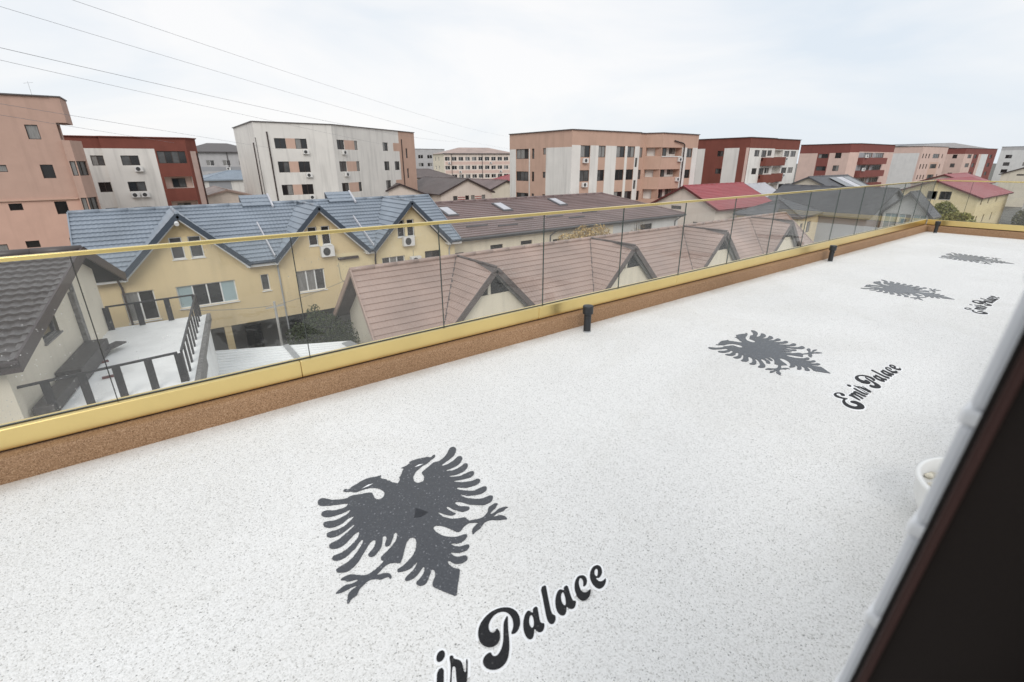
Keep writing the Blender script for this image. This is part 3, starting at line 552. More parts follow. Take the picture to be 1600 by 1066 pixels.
# painted eagles and lettering
def smooth_poly(pts, cut=0.006):
    out = []; n = len(pts)
    for i in range(n):
        a, b, c = pts[i - 1], pts[i], pts[(i + 1) % n]
        for q in (a, c):
            d = (q - b); L = d.length; out.append(b + d * (min(0.27, cut / L) if L > 1e-6 else 0))
    return out
def unpack(l): return [Vector((l[i] / 10000, l[i + 1] / 10000)) for i in range(0, len(l), 2)]
def flat_mesh(name, loops, z, m, zb=None):
    """thin painted film from an outer loop and holes"""
    lp = [[Vector((p.x, p.y, 0)) for p in l] for l in loops]; tri = tessellate_polygon(lp); fl = [p for l in lp for p in l]
    f = MB(); f.v = [(p.x, p.y, z) for p in fl]
    for t in tri:
        a, b, c = (fl[k] for k in t)
        if abs((b - a).cross(c - a).z) < 1e-10: continue
        f.f.append(tuple(t) if (b - a).cross(c - a).z > 0 else tuple(reversed(t))); f.m.append(0)
    n0 = 0
    for l in lp:                                    # film edge
        k = len(l); i = len(f.v); f.v += [(p.x, p.y, 0.0) for p in l]
        for j in range(k): f.f.append((n0 + j, n0 + (j + 1) % k, i + (j + 1) % k, i + j)); f.m.append(0)
        n0 += k
    return f.mesh(name, m)
def ragged(l, seg, amt, seed):
    rnd = random.Random(seed); out = []
    for i in range(len(l)):
        a, b = l[i], l[(i + 1) % len(l)]; k = max(1, int((b - a).length / seg))
        for j in range(k): out.append(a.lerp(b, j / k) + Vector((rnd.uniform(-amt, amt), rnd.uniform(-amt, amt))))
    return out
eo = ragged(smooth_poly(unpack(EAGLE)), 0.007, 0.0011, 5)
em = flat_mesh('eagle_emblem', [eo], 0.0035, 'paint_grey')
EL = ['large dark grey double headed eagle painted on the near terrace floor', 'dark grey painted eagle second from the camera beyond the middle of the floor', 'third painted eagle along the white floor, before the farthest one', 'farthest painted eagle near the far end of the white terrace']
for x, lab in zip((0.7835, 4.2555, 7.84, 11.3625), EL):
    t = tag(inst('eagle_emblem', em, None, (x, 1.7, ZT)), lab, 'emblem', 'eagles painted on the terrace')
    if x < 1:
        cz = MB().poly([(0.012, 0.06, 0.0045), (0.03, 0.085, 0.0045), (0.05, 0.12, 0.0045), (0.07, 0.085, 0.0045), (0.085, 0.055, 0.0045), (0.045, 0.045, 0.0045)])
        cz.v = [(a - 0.075, b + 0.0, c) for a, b, c in cz.v]; cz.build('paint_patch', 'paint_dark', t)
        ey = MB()
        for q in ([(-0.185, 0.425), (-0.145, 0.437), (-0.12, 0.43), (-0.15, 0.424)], [(0.12, 0.43), (0.15, 0.438), (0.175, 0.428), (0.145, 0.425)]): ey.poly([(a, b, 0.0045) for a, b in q])
        ey.build('eye', 'paint_white', t)
def offset_loop(l, d):
    n = len(l); out = []; area = sum(l[i].x * l[(i + 1) % n].y - l[(i + 1) % n].x * l[i].y for i in range(n)); sg = 1 if area > 0 else -1
    for i in range(n):
        a, b, c = l[i - 1], l[i], l[(i + 1) % n]; t = (c - a)
        if t.length < 1e-6: continue
        t.normalize(); out.append(b + Vector((t.y, -t.x)) * d * sg)
    return out
LM = []
for i, (nm, loops) in enumerate(LETTERS.items()):
    outs = [smooth_poly(unpack(l), 0.012) for k_, l in loops if k_ == 'o']; hol = [smooth_poly(unpack(l), 0.012) for k_, l in loops if k_ == 'h']
    nm = 'letter_a' if nm == 'letter_a2' else nm
    for j, l in enumerate(outs):
        LM.append((nm if j == 0 else nm + '_stroke', flat_mesh(nm, [l] + (hol if j == 0 else []), 0.0060, 'paint_black'), flat_mesh('white_outline', [offset_loop(l, 0.0095)], 0.0022 + 0.00018 * len(LM), 'paint_white')))
TL = ['black script lettering with white outline below the nearest eagle', 'black script lettering beside the second painted eagle', 'small foreshortened black script lettering beside the third eagle']
for x, lab in zip((0.6, 4.10, 7.66), TL):
    t = thing('painted_lettering', lab, 'lettering', (x, 0.95, ZT), 'lettering painted on the terrace', rotz=0.0)
    for nm, a, b in LM: inst('white_outline', b, inst(nm, a, t))
# white bowl at the foot of the wall
t = thing('planter_bowl', 'white bowl with pale pebbles on the terrace, half hidden by the window jamb', 'bowl', (2.74, 0.10, ZT), rotz=0.0)
MB().lathe([(0.17, 0.0), (0.235, 0.04), (0.268, 0.12), (0.275, 0.20), (0.285, 0.215), (0.283, 0.225), (0.262, 0.225), (0.255, 0.16), (0.05, 0.15)], (0, 0, 0), 48).build('bowl', 'bowl_white', t, smooth=True)
pb = MB(); rnd = random.Random(3)
for _ in range(120):
    a = rnd.uniform(0, 6.28); r = 0.235 * math.sqrt(rnd.random()); s = rnd.uniform(0.012, 0.028)
    pb.lathe([(s * 0.5, -0.01), (s, 0.003), (s * 0.7, 0.012), (0.002, 0.015)], (r * math.cos(a), r * math.sin(a), 0.168), 7)
pb = pb.build('pebbles', 'bowl_filling', t); pb['kind'] = 'stuff'
# ------------------------------------------------------------------ houses below the terrace
V3 = Vector
# --- grey-brown roofed house with a roof terrace at the left
GD = V3((0.170, 0.9854, 0)); GN = V3((0.9854, -0.170, 0))        # along its end wall (away from us), and out of that wall
gw0 = V3((-3.50, 16.23, 0))                                       # a point of the end wall
RD = V3((-math.cos(math.radians(5)), math.sin(math.radians(5)), 0))   # ridge direction, leftwards
gh = thing('house', 'cream house with dark brown metal tile roof at the left edge, behind the glass', 'house', (-6, 20, 0))
R_, E_, B_ = V3((-2.03, 22.4, 9.19)), V3((-3.21, 15.5, 7.57)), V3((-1.30, 26.6, 7.42))
LEN = 14.0
fe = [E_, R_, R_ + RD * LEN, E_ + RD * LEN]
dk = MB().slab([p + V3((0, 0, -0.01)) for p in fe], 0.16).build('roof', 'roof_umber_trim', gh)
tile_plane(dk, fe, 'roof_umber', row=0.43, wave=0.27, amp=0.032, step=0.075, spw=7)
bk = [R_, B_, B_ + RD * LEN, R_ + RD * LEN]
dk = MB().slab([p + V3((0, 0, -0.01)) for p in bk], 0.16).build('roof', 'sash_dark_verge_shade', gh)  # near-black deck: the shade under the back verge is put into its colour
tile_plane(dk, bk, 'roof_umber', row=0.43, wave=0.27, amp=0.03, step=0.05, spw=3)
ridge_cap(gh, R_ + V3((0, 0, 0.05)), R_ + RD * LEN + V3((0, 0, 0.05)), 'roof_umber', 0.15)
board(gh, E_ + V3((0.02, -0.05, -0.04)), R_ + V3((0.02, 0, -0.04)), 'roof_umber_trim', 0.06, 0.36)
MB().beam(E_ + V3((-0.06, 0, 0.06)), R_ + V3((-0.06, 0, 0.06)), 0.22, 0.03).build('verge_flashing', 'roof_umber', gh)
board(gh, R_ + V3((0.02, 0, -0.04)), B_ + V3((0.02, 0, -0.04)), 'roof_umber_trim', 0.06, 0.34)
board(gh, E_ + V3((0.05, -0.03, -0.10)), E_ + RD * LEN + V3((0, -0.03, -0.10)), 'roof_umber_trim', 0.10, 0.26, 'fascia')
MB().tube([E_ + V3((0.03, -0.13, 0.02)), E_ + RD * LEN + V3((0, -0.13, 0.02))], 0.07, 10).build('gutter', 'roof_umber_trim', gh, smooth=True)
# soffit battens under the verge
for i in range(9):
    p = E_.lerp(R_, (i + 0.5) / 9) + V3((-0.10, 0, -0.24)); MB().beam(p, p + V3((-0.28, 0.02, 0)), 0.09, 0.08).build('rafter_end', 'timber_dark', gh)
# end wall (under the verge) and front wall
def wl(s, z): p = gw0 + GD * s; return (p.x, p.y, z)
sE, sR, sB = -0.35, 6.45, 10.4
zr_at = lambda s: 7.36 + (9.02 - 7.36) * (s - sE) / (sR - sE) if s < sR else 9.02 + (7.27 - 9.02) * (s - sR) / (sB - sR)
ew = MB()
ws0, ws1, wz0, wz1 = 2.2, 3.5, 7.15, 7.9                          # dark window high in the wall
ss = [sE, ws0, ws1, sR, 8.2]
for a, b in zip(ss, ss[1:]):
    if a == ws0: ew.poly([wl(a, 0), wl(b, 0), wl(b, wz0), wl(a, wz0)]); ew.poly([wl(a, wz1), wl(b, wz1), wl(b, zr_at(b)), wl(a, zr_at(a))])
    else: ew.poly([wl(a, 0), wl(b, 0), wl(b, zr_at(b)), wl(a, zr_at(a))])
ew.build('wall', 'cream_house', gh)
ga = math.atan2(GD.y, GD.x)
put_window(gh, gw0, ga, ws0, ws1, wz0, wz1, 1, 'timber_grey', ['pane_dark'], sill='timber_grey', depth=0.08)
c0 = V3(wl(sE, 0)); f0 = c0 + RD * LEN
MB().poly([f0, c0, c0 + V3((0, 0, 7.36)), f0 + V3((0, 0, 7.36))]).build('wall', 'cream_house', gh)
c1 = V3(wl(8.2, 0)); f1 = c1 + RD * LEN
MB().poly([c1, f1, f1 + V3((0, 0, 8.2)), c1 + V3((0, 0, 8.2))]).build('wall', 'cream_house', gh)
MB().beam(wl(5.15, 5.8), wl(5.15, 8.0), 0.28, 0.22, upv=GD).build('flue', 'timber_grey', gh)
MB().beam(V3(wl(5.35, 5.8)) + GN * 0.06, V3(wl(5.35, 8.3)) + GN * 0.06, 0.10, 0.10, upv=GD).build('downpipe', 'timber_grey', gh)
# roof terrace of that house: screed floor, dark railing, duct lying along the wall
ZR = 5.8
rt_ = thing('roof_terrace', 'pale flat roof terrace with dark steel railing beside the brown roofed house', 'roof terrace', (-1.2, 20, 0))
tf = [(-3.75, 15.6), (0.10, 16.1), (1.22, 24.15), (-2.15, 24.25), (wl(8, 0)[0] - 0.3, 24.2)]
MB().prism([(-3.75, 15.6), (0.10, 16.1), (1.22, 24.15), (-2.5, 24.25)], 2.9, ZR).build('slab', 'wet_screed', rt_)
MB().box((-3.4, 17, 0), (-0.6, 23.4, 2.9)).build('wall', 'cream_house', rt_)
MB().beam((0.16, 16.1, ZR - 0.12), (1.30, 24.15, ZR - 0.12), 0.14, 0.30).build('edge_beam', 'timber_grey', rt_)
MB().beam((0.10, 15.9, ZR - 0.45), (0.62, 19.5, ZR - 0.45), 0.10, 0.5).build('edge_board', 'timber_grey', rt_)
def railing(label, pts, n, h=0.95, thick=0.09, last=True):
    t = thing('railing', label, 'railing', (pts[0][0], pts[0][1], ZR), 'railings of the roof terrace')
    a, b = V3((*pts[0], ZR)), V3((*pts[1], ZR)); U_ = V3((0, 0, h))
    MB().beam(a + U_, b + U_, 0.06, 0.06).build('handrail', 'steel_dark', t)
    for i in range(n):
        p = a.lerp(b, i / (n - 1)); MB().beam(p, p + U_ - V3((0, 0, 0.031)), 0.05, thick, upv=(b - a).normalized()).build('post', 'steel_dark', t)
    return t
railing('near railing of the roof terrace, black posts just behind the glass', ((-3.75, 16.12), (-0.12, 16.5)), 6, thick=0.19)
railing('side railing of the roof terrace with many close black posts', ((-0.02, 16.55), (0.98, 24.0)), 10, thick=0.20)
railing('far railing of the roof terrace before the yellow house', ((-2.05, 24.0), (0.93, 24.05)), 4, thick=0.20)
t = thing('air_duct', 'dark lagged duct lying on the roof terrace against the cream wall', 'duct', (-2.9, 18.5, ZR))
a = V3(wl(-0.1, ZR + 0.18)) + GN * 0.32; b = V3(wl(5.0, ZR + 0.22)) + GN * 0.36
m_ = a.lerp(b, 0.42)
MB().beam(a, m_, 0.42, 0.30).build('duct_length', 'timber_dark', t, bevel=0.008)
MB().beam(m_ + V3((0, 0, 0.06)), b + V3((0, 0, 0.06)), 0.62, 0.46).build('duct_length', 'timber_dark', t, bevel=0.008)
MB().beam(b + V3((0.05, -0.5, -0.02)), b + V3((0.62, 0.2, 0.0)), 0.40, 0.05).build('duct_lid', 'timber_dark', t)
# planks and rubbish left on the screed
for i, (x, y, an, l_, lab) in enumerate([(-2.25, 19.9, 0.25, 0.42, 'rusty scrap lying on the pale roof terrace by the wall'), (-1.9, 18.3, 0.1, 0.5, 'reddish scrap strip on the roof terrace near the posts')]):
    d_ = V3((math.cos(an), math.sin(an), 0)) * l_ / 2
    tag(MB().beam(V3((x, y, ZR + 0.03)) - d_, V3((x, y, ZR + 0.03)) + d_, 0.12, 0.05).build('scrap_plank', 'roof_red_trim'), lab, 'scrap')
# --- yellow terrace of houses with a blue tile roof
bh = thing('row_house', 'yellow row of houses with blue metal tile roof and three gables', 'house', (8, 33, 0))
YB, YE, ZE, YR, ZRD = 30.0, 29.55, 6.88, 34.1, 9.62               # facade, eaves line, eaves height, ridge
xl, xr = -2.93, 17.3
sl_ = (ZRD - ZE) / (YR - YE)
G = [(1.25, 2.72), (8.10, 2.68), (13.95, 2.72)]                    # gable centres and half widths at the eaves
def wz(X): return None
# facade: lower strip with windows, gables above
fwins = [(0.45 - xl, 3.2 - xl, 4.78, 5.98, dict(n=4, fr='upvc', pn=['pane_frost', 'pane_dark', 'pane_dark', 'pane_frost'], sill='upvc')),
         (-1.80 - xl, -0.50 - xl, 4.45, 6.0, dict(n=2, fr='upvc', pn=['pane_curtain', 'pane_dark'], sill='upvc')),
         (4.50 - xl, 4.93 - xl, 5.13, 6.07, dict(n=1, fr='upvc', pn=['pane_grey'], sill='upvc')),
         (6.43 - xl, 8.05 - xl, 4.70, 6.0, dict(n=3, fr='upvc', pn=['pane_curtain', 'pane_curtain', 'pane_grey'], sill='upvc')),
         (11.8 - xl, 13.42 - xl, 4.9, 6.18, dict(n=3, fr='upvc', pn=['pane_grey', 'pane_curtain', 'pane_grey'], sill='upvc')),
         (14.92 - xl, 16.15 - xl, 5.2, 6.27, dict(n=2, fr='frame_dark', pn=['pane_grey', 'pane_dark'], sill='upvc'))]
facade(bh, (xl, YB), (xr, YB), 3.42, ZE - 0.12, 'yellow_wall', fwins, zones=[(8.9 - xl, xr - xl, 0, 9, 'yellow_pale')])
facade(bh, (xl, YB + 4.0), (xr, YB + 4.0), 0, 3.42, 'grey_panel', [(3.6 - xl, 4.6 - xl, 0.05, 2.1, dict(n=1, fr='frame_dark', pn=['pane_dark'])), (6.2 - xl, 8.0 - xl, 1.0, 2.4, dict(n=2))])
MB().poly([(xl, YB, 3.42), (xl, YB + 4.0, 3.42), (xr, YB + 4.0, 3.42), (xr, YB, 3.42)]).build('soffit', 'yellow_wall', bh)
for px_ in (-2.6, 2.2, 9.6, 16.9): MB().box((px_, YB + 0.05, 0), (px_ + 0.35, YB + 0.40, 3.41)).build('pier', 'yellow_wall', bh)
facade(bh, (xr, YB), (xr, 38.0), 0, ZE, 'yellow_pale'); facade(bh, (xr, 38.0), (xl, 38.0), 0, ZE, 'yellow_wall'); facade(bh, (xl, 38.0), (xl, YB), 0, ZE, 'yellow_wall')
for x in (xl, xr): MB().poly([(x, YB, ZE), (x, 38.2, ZE), (x, YR, ZRD - 0.1)]).build('gable', 'yellow_wall', bh)
AW = {0: [(0.66, 1.22), (1.48, 2.06)], 1: [(7.43, 7.95), (8.20, 8.70)], 2: [(13.05, 13.55), (13.74, 14.24)]}
for gi, (gx, gwd) in enumerate(G):
    # gable wall with its two attic windows
    gm = 'yellow_wall' if gi < 2 else 'yellow_pale'
    z0g = ZE - 0.12; k = (ZRD - z0g - 0.12) / (gwd - 0.1)
    top = lambda x: ZRD - 0.12 - abs(x - gx) * k
    (a, b), (c, d) = AW[gi]; zA, zB = 7.40, min(8.50, top(a) - 0.03, top(d) - 0.03)
    f = MB(); Y = YB; xs = sorted([gx - gwd + 0.1, a, b, gx, c, d, gx + gwd - 0.1])
    for p, q in zip(xs, xs[1:]):
        if q - p < 1e-4: continue
        if (p, q) in ((a, b), (c, d)) or (p >= a and q <= b) or (p >= c and q <= d):
            f.poly([(p, Y, z0g), (q, Y, z0g), (q, Y, zA), (p, Y, zA)]); f.poly([(p, Y, zB), (q, Y, zB), (q, Y, top(q)), (p, Y, top(p))])
        else:
            pts = [(p, Y, z0g), (q, Y, z0g), (q, Y, top(q)), (p, Y, top(p))]; f.poly(pts)
    f.build('gable', gm, bh)
    for p, q in ((a, b), (c, d)): put_window(bh, (0, YB), 0, p, q, zA, zB, 1, 'upvc', ['pane_dark' if gi else 'pane_grey'], sill='upvc', depth=0.06)
    MB().box((b, YB - 0.02, zA - 0.1), (c, YB - 0.001, zB)).build('window_pier', 'yellow_pale', bh)
    # gable roof: two tiled planes meeting the main slope in valleys
    for s in (-1, 1):
        pl = [(gx, YE - 0.12, ZRD + 0.06), (gx, YR - 0.05, ZRD + 0.06), (gx + s * gwd, YE + 0.02, ZE + 0.08), (gx + s * (gwd + 0.02), YE - 0.12, ZE + 0.06)]
        dk = MB().slab(pl, 0.10).build('roof', 'roof_blue_trim', bh)
        tile_plane(dk, [(x, y, z + 0.005) for x, y, z in pl], 'roof_blue', row=0.36, wave=0.21, amp=0.022, step=0.055, spw=4)
        board(bh, (gx, YE - 0.14, ZRD + 0.0), (gx + s * (gwd + 0.12), YE - 0.14, ZE - 0.10), 'roof_blue_trim', 0.05, 0.24)
        board(bh, (gx, YE - 0.02, ZRD - 0.16), (gx + s * (gwd + 0.06), YE - 0.02, ZE - 0.24), 'upvc', 0.05, 0.12, 'verge_trim')
    ridge_cap(bh, (gx, YE - 0.12, ZRD + 0.08), (gx, YR, ZRD + 0.08), 'roof_blue', 0.09)
# main slope, cut at the gables' valleys into pieces
xe = [xl - 0.25] + [v for gx, gwd in G for v in (gx - gwd, gx + gwd)] + [xr + 0.25]
xt = [xl - 0.25] + [v for gx, gwd in G for v in (gx, gx)] + [xr + 0.25]
for i in range(0, 8, 2):
    pl = [(xe[i], YE, ZE), (xe[i + 1], YE, ZE), (xt[i + 1], YR, ZRD), (xt[i], YR, ZRD)]
    dk = MB().slab(pl, 0.12).build('roof', 'roof_blue_trim', bh)
    tile_plane(dk, pl, 'roof_blue', row=0.36, wave=0.21, amp=0.022, step=0.055, spw=4)
    if xe[i + 1] - xe[i] > 0.4:
        MB().tube([(xe[i] - 0.05, YE - 0.10, ZE - 0.02), (xe[i + 1] + 0.05, YE - 0.10, ZE - 0.02)], 0.075, 10).build('gutter', 'roof_blue_trim', bh, smooth=True)
        MB().box((xe[i] - 0.1, YE + 0.02, ZE - 0.26), (xe[i + 1] + 0.1, YB, ZE - 0.13)).build('soffit', 'upvc', bh)
pl = [(xl - 0.25, YR, ZRD), (xr + 0.25, YR, ZRD), (xr + 0.25, 38.6, ZE), (xl - 0.25, 38.6, ZE)]
dk = MB().slab(pl, 0.12).build('roof', 'roof_blue_trim', bh); tile_plane(dk, pl, 'roof_blue', row=0.36, wave=0.0)
ridge_cap(bh, (xl - 0.25, YR, ZRD + 0.05), (xr + 0.25, YR, ZRD + 0.05), 'roof_blue', 0.12)
for x in (xl - 0.27, xr + 0.27): board(bh, (x, YE, ZE), (x, YR, ZRD), 'roof_blue', 0.06, 0.24)
# raised firewalls between the units and the raised roof pieces on the ridge
for x, x2 in ((5.38, 6.55), (11.2, 11.7)):
    MB().beam((x, YE + 0.05, ZE + 0.22), (x - 0.15, YE + 0.62 * (YR - YE), ZE + 0.62 * (ZRD - ZE) + 0.13), 0.06, 0.14).build('firewall_flashing', 'roof_pale', bh)
for xa, xb in ((4.85, 6.5), (10.05, 11.75)):
    pl = [(xa, YR - 0.30, ZRD - 0.06), (xb, YR - 0.30, ZRD - 0.06), (xb, YR + 0.62, ZRD + 0.53), (xa, YR + 0.62, ZRD + 0.53)]
    dk = MB().slab(pl, 0.5).build('raised_roof', 'roof_blue_trim', bh); tile_plane(dk, [(a, b, c + 0.004) for a, b, c in pl], 'roof_blue', row=0.36, spw=4)
    MB().beam((xb, YR - 0.5, ZRD - 0.12), (xb, YR + 0.62, ZRD + 0.56), 0.10, 0.14).build('firewall_flashing', 'roof_pale', bh)
put_ac(bh, (0, YB), 0, 7.95, 6.72, 0.78, 0.62); put_ac(bh, (0, YB), 0, 13.28, 6.82, 0.78, 0.62); put_ac(bh, (0, YB), 0, 13.72, 5.45, 0.75, 0.62)
pipe(bh, [(5.46, YE - 0.1, ZE - 0.05), (5.46, YE + 0.1, ZE - 0.25), (5.48, YB - 0.07, ZE - 0.5), (5.5, YB - 0.07, 0.2)], 0.05, 'zinc')
pipe(bh, [(11.2, YE - 0.1, ZE - 0.05), (11.2, YE - 0.05, ZE - 0.4), (11.32, YB - 0.08, ZE - 0.7), (11.3, YB - 0.07, 0.2)], 0.055, 'pipe_dark')
pipe(bh, [(16.75, YE - 0.1, ZE - 0.1), (16.8, YB - 0.07, ZE - 0.6), (16.8, YB - 0.07, 0.2)], 0.05, 'zinc')
pipe(bh, [(-1.75, YE - 0.1, ZE - 0.15), (-1.7, YB - 0.07, ZE - 0.6), (-1.7, YB - 0.07, 3.5)], 0.05, 'pipe_dark')
pipe(bh, [(14.05, YB - 0.02, 6.5), (14.02, YB - 0.02, 5.9)], 0.012, 'cable', 'cable_run'); pipe(bh, [(8.95, YB - 0.02, 6.2), (9.0, YB - 0.02, 5.2), (9.4, YB - 0.02, 4.6)], 0.012, 'cable', 'cable_run')
MB().box((8.95, YB - 0.25, 6.42), (10.2, YB - 0.02, 6.55)).build('awning_box', 'pipe_dark', bh)
MB().tube([(1.15, YE - 0.1, ZRD - 0.35), (1.15, YE - 0.25, ZRD - 0.42)], 0.10, 12).build('lamp_head', 'upvc', bh)
# --- long brown roofed house with four cross gables, right behind the glass
br = thing('house', 'long house with brown tile roof and a row of cream cross gables', 'house', (30, 22, 0))
zr, yr, k1 = 7.05, 23.2, 0.84
xa, xb = 7.48, 52.0; ze_ = 3.85; ye = yr - (zr - ze_) / k1; yb = yr + (zr - ze_) / k1
GX = [13.5, 24.1, 34.6, 45.1]; hw = 3.25; yf = ye - 0.06
for gi, gx in enumerate(GX):
    for s in (-1, 1):
        pl = [(gx, yf, zr + 0.02), (gx, yr, zr + 0.02), (gx + s * hw, ye + 0.02, ze_ + 0.02), (gx + s * (hw + 0.02), yf, ze_ + 0.0)]
        dk = MB().slab(pl, 0.12).build('roof', 'roof_brown_trim', br)
        tile_plane(dk, [(x, y, z + 0.005) for x, y, z in pl], 'roof_brown', row=0.36, wave=0.21, amp=0.022, step=0.035, spw=4)
        board(br, (gx, yf - 0.03, zr - 0.08), (gx + s * hw, yf - 0.03, ze_ - 0.08), 'roof_brown_trim', 0.06, 0.30)
        board(br, (gx, yf + 0.22, zr - 0.30), (gx + s * (hw - 0.1), yf + 0.22, ze_ - 0.22), 'timber_grey', 0.12, 0.14, 'rafter')
    ridge_cap(br, (gx, yf, zr + 0.07), (gx, yr, zr + 0.07), 'roof_brown_trim', 0.07)
    Y = yf + 0.42; zt = zr - 0.22
    zw = 5.62; half = (zt - zw)
    f = MB().poly([(gx - hw + 0.15, Y, 0), (gx + hw - 0.15, Y, 0), (gx + hw - 0.15, Y, ze_), (gx + half, Y, zw), (gx - half, Y, zw), (gx - hw + 0.15, Y, ze_)])
    f.build('gable', 'cream', br)
    pn = MB().poly([(gx - half, Y + 0.10, zw), (gx + half, Y + 0.10, zw), (gx, Y + 0.10, zt)]).build('gable_window', 'pane_dark', br)
    MB().box((gx - 0.28, Y - 0.02, zw), (gx - 0.12, Y + 0.08, zt - 0.22)).build('mullion', 'cream_house', pn)
    for s in (-1, 1): MB().poly([(gx + s * (hw - 0.15), Y, 0), (gx + s * (hw - 0.15), ye + 0.9, 0), (gx + s * (hw - 0.15), ye + 0.9, ze_), (gx + s * (hw - 0.15), Y, ze_)]).build('wall', 'cream', br)
ex = [xa - 0.42] + [v for gx in GX for v in (gx - hw, gx + hw)] + [xb]; tx = [xa] + [v for gx in GX for v in (gx, gx)] + [xb]
for i in range(0, 10, 2):
    pl = [(ex[i], ye, ze_), (ex[i + 1], ye, ze_), (tx[i + 1], yr, zr), (tx[i], yr, zr)]
    dk = MB().slab(pl, 0.12).build('roof', 'roof_brown_trim', br)
    tile_plane(dk, pl, 'roof_brown', row=0.36, wave=0.21, amp=0.011, step=0.04, spw=4)
    board(br, (ex[i], ye - 0.05, ze_ - 0.05), (ex[i + 1], ye - 0.05, ze_ - 0.05), 'roof_brown_trim', 0.1, 0.16, 'gutter')
for gx in GX:
    for s in (-1, 1): MB().beam((gx, yr, zr + 0.05), (gx + s * hw, ye, ze_ + 0.05), 0.16, 0.03, upv=(0, -0.64, 0.77)).build('valley_flashing', 'roof_brown_trim', br)
pl = [(xa, yr, zr), (xb, yr, zr), (xb, yb, ze_), (xa, yb, ze_)]
dk = MB().slab(pl, 0.12).build('roof', 'roof_brown_trim', br); tile_plane(dk, pl, 'roof_brown', row=0.36, wave=0)
ridge_cap(br, (xa - 0.05, yr, zr + 0.06), (xb, yr, zr + 0.06), 'roof_brown', 0.12)
for x in (xa - 0.03, xb + 0.03):
    for y in (ye, yb): board(br, (x - (0.42 if x < 20 and y == ye else 0), y, ze_ - 0.02), (x, yr, zr - 0.02), 'roof_brown', 0.07, 0.28)
for x in (xa + 0.75, xb - 0.5):
    MB().poly([(x, ye + 0.5, 0), (x, yb - 0.4, 0), (x, yb - 0.4, ze_ + 0.2), (x, yr, zr - 0.14), (x, ye + 0.5, ze_ + 0.28)]).build('gable', 'cream_house', br)
facade(br, (xa + 0.75, ye + 0.6), (xb - 0.5, ye + 0.6), 0, ze_ + 0.3, 'cream'); facade(br, (xb - 0.5, yb - 0.4), (xa + 0.75, yb - 0.4), 0, ze_ + 0.2, 'cream')
# --- corrugated shed roof in the yard
t = thing('shed', 'low shed with white corrugated sheet roof in the yard behind the glass', 'shed', (3.6, 20, 0))
A, B, C_, D = V3((0.75, 26.5, 3.35)), V3((7.05, 23.6, 3.35)), V3((7.05, 14.5, 2.75)), V3((0.75, 14.5, 2.75))
cw = MB(); nn = 396
d_ = (B - A)
for i in range(nn + 1):
    v = i / nn; p = A.lerp(D, v); q = B.lerp(C_, v); h_ = V3((0, 0, 0.03 * (1 if i % 12 < 3 else -1)))
    cw.v += [tuple(p + h_), tuple(q + h_)]
for i in range(nn): cw.f.append((2 * i, 2 * i + 1, 2 * i + 3, 2 * i + 2)); cw.m.append(0)
cw.build('roof_sheet', 'sheet_metal', t)
s0 = A.lerp(B, 0.56) + V3((0, 0, 0.06)); s1 = D.lerp(C_, 0.62) + V3((0, 0, 0.06))
MB().beam(s0, s1, 0.26, 0.05).build('ridge_strip', 'zinc', t)
MB().poly([A + V3((0, 0, 0.03)), B + V3((0, 0, 0.03)), B + V3((0, 0, -0.2)), A + V3((0, 0, -0.2))]).build('fascia', 'timber_grey', t)
MB().beam(A + V3((-0.03, 0, 0.05)), D + V3((-0.03, 0, 0.05)), 0.20, 0.08).build('edge_flashing', 'timber_grey', t)
MB().beam(B + V3((-0.2, -0.2, 0.06)), B + V3((0, -1.2, 0.0)), 0.5, 0.05).build('edge_flashing', 'zinc', t)
for p, q in ((A, D), (B, C_)): MB().poly([(p.x, p.y, 0), (q.x, q.y, 0), (q.x, q.y, q.z - 0.05), (p.x, p.y, p.z - 0.05)]).build('wall', 'concrete', t)
MB().poly([(A.x, A.y, 0), (B.x, B.y, 0), (B.x, B.y, 3.2), (A.x, A.y, 3.2)]).build('wall', 'concrete', t)
# --- long low building with skylights, in line with the yellow row
lb = thing('long_building', 'long low cream building with mauve roof and three white skylights', 'building', (33, 36, 0))
x0, x1_ = 17.7, 47.0; yw, yq = 31.9, 45.3; zE, zK = 6.68, 8.66; yrr = 38.6; oy = 31.35
lw = [(21.7 - x0, 22.95 - x0, 5.42, 5.76, dict(n=1)), (24.8 - x0, 26.05 - x0, 5.46, 5.8, dict(n=1)), (18.2 - x0, 19.2 - x0, 5.0, 5.5, dict(n=1)), (28.4 - x0, 29.2 - x0, 5.2, 5.6, dict(n=1)), (40.3 - x0, 42.2 - x0, 5.15, 6.0, dict(n=2))]
facade(lb, (x0, yw), (x1_ - 0.4, yw), 0, zE, 'cream', lw, zones=[(36.2 - x0, 50, 0, 9, 'pale_grey_wall')]); facade(lb, (x1_ - 0.4, yw), (x1_ - 0.4, yq - 0.5), 0, zE, 'cream'); facade(lb, (x1_ - 0.4, yq - 0.5), (x0, yq - 0.5), 0, zE, 'cream'); facade(lb, (x0, yq - 0.5), (x0, yw), 0, zE, 'cream')
hx = 41.5
for i, pl in enumerate([[(x0 - 0.3, oy, zE), (x1_, oy, zE), (hx, yrr, zK), (x0 - 0.3, yrr, zK)], [(x1_, yq, zE), (x0 - 0.3, yq, zE), (x0 - 0.3, yrr, zK), (hx, yrr, zK)], [(x1_, oy, zE), (x1_, yq, zE), (hx, yrr, zK)]]):
    dk = MB().slab(pl, 0.12).build('roof', 'roof_brown_trim', lb); tile_plane(dk, pl, 'roof_mauve', row=0.42, wave=0.30 if i == 0 else 0, amp=0.02, step=0.05, spw=4)
ridge_cap(lb, (x0 - 0.3, yrr, zK + 0.06), (hx, yrr, zK + 0.06), 'roof_mauve', 0.12); ridge_cap(lb, (hx, yrr, zK + 0.06), (x1_, oy, zE + 0.06), 'roof_mauve', 0.1)
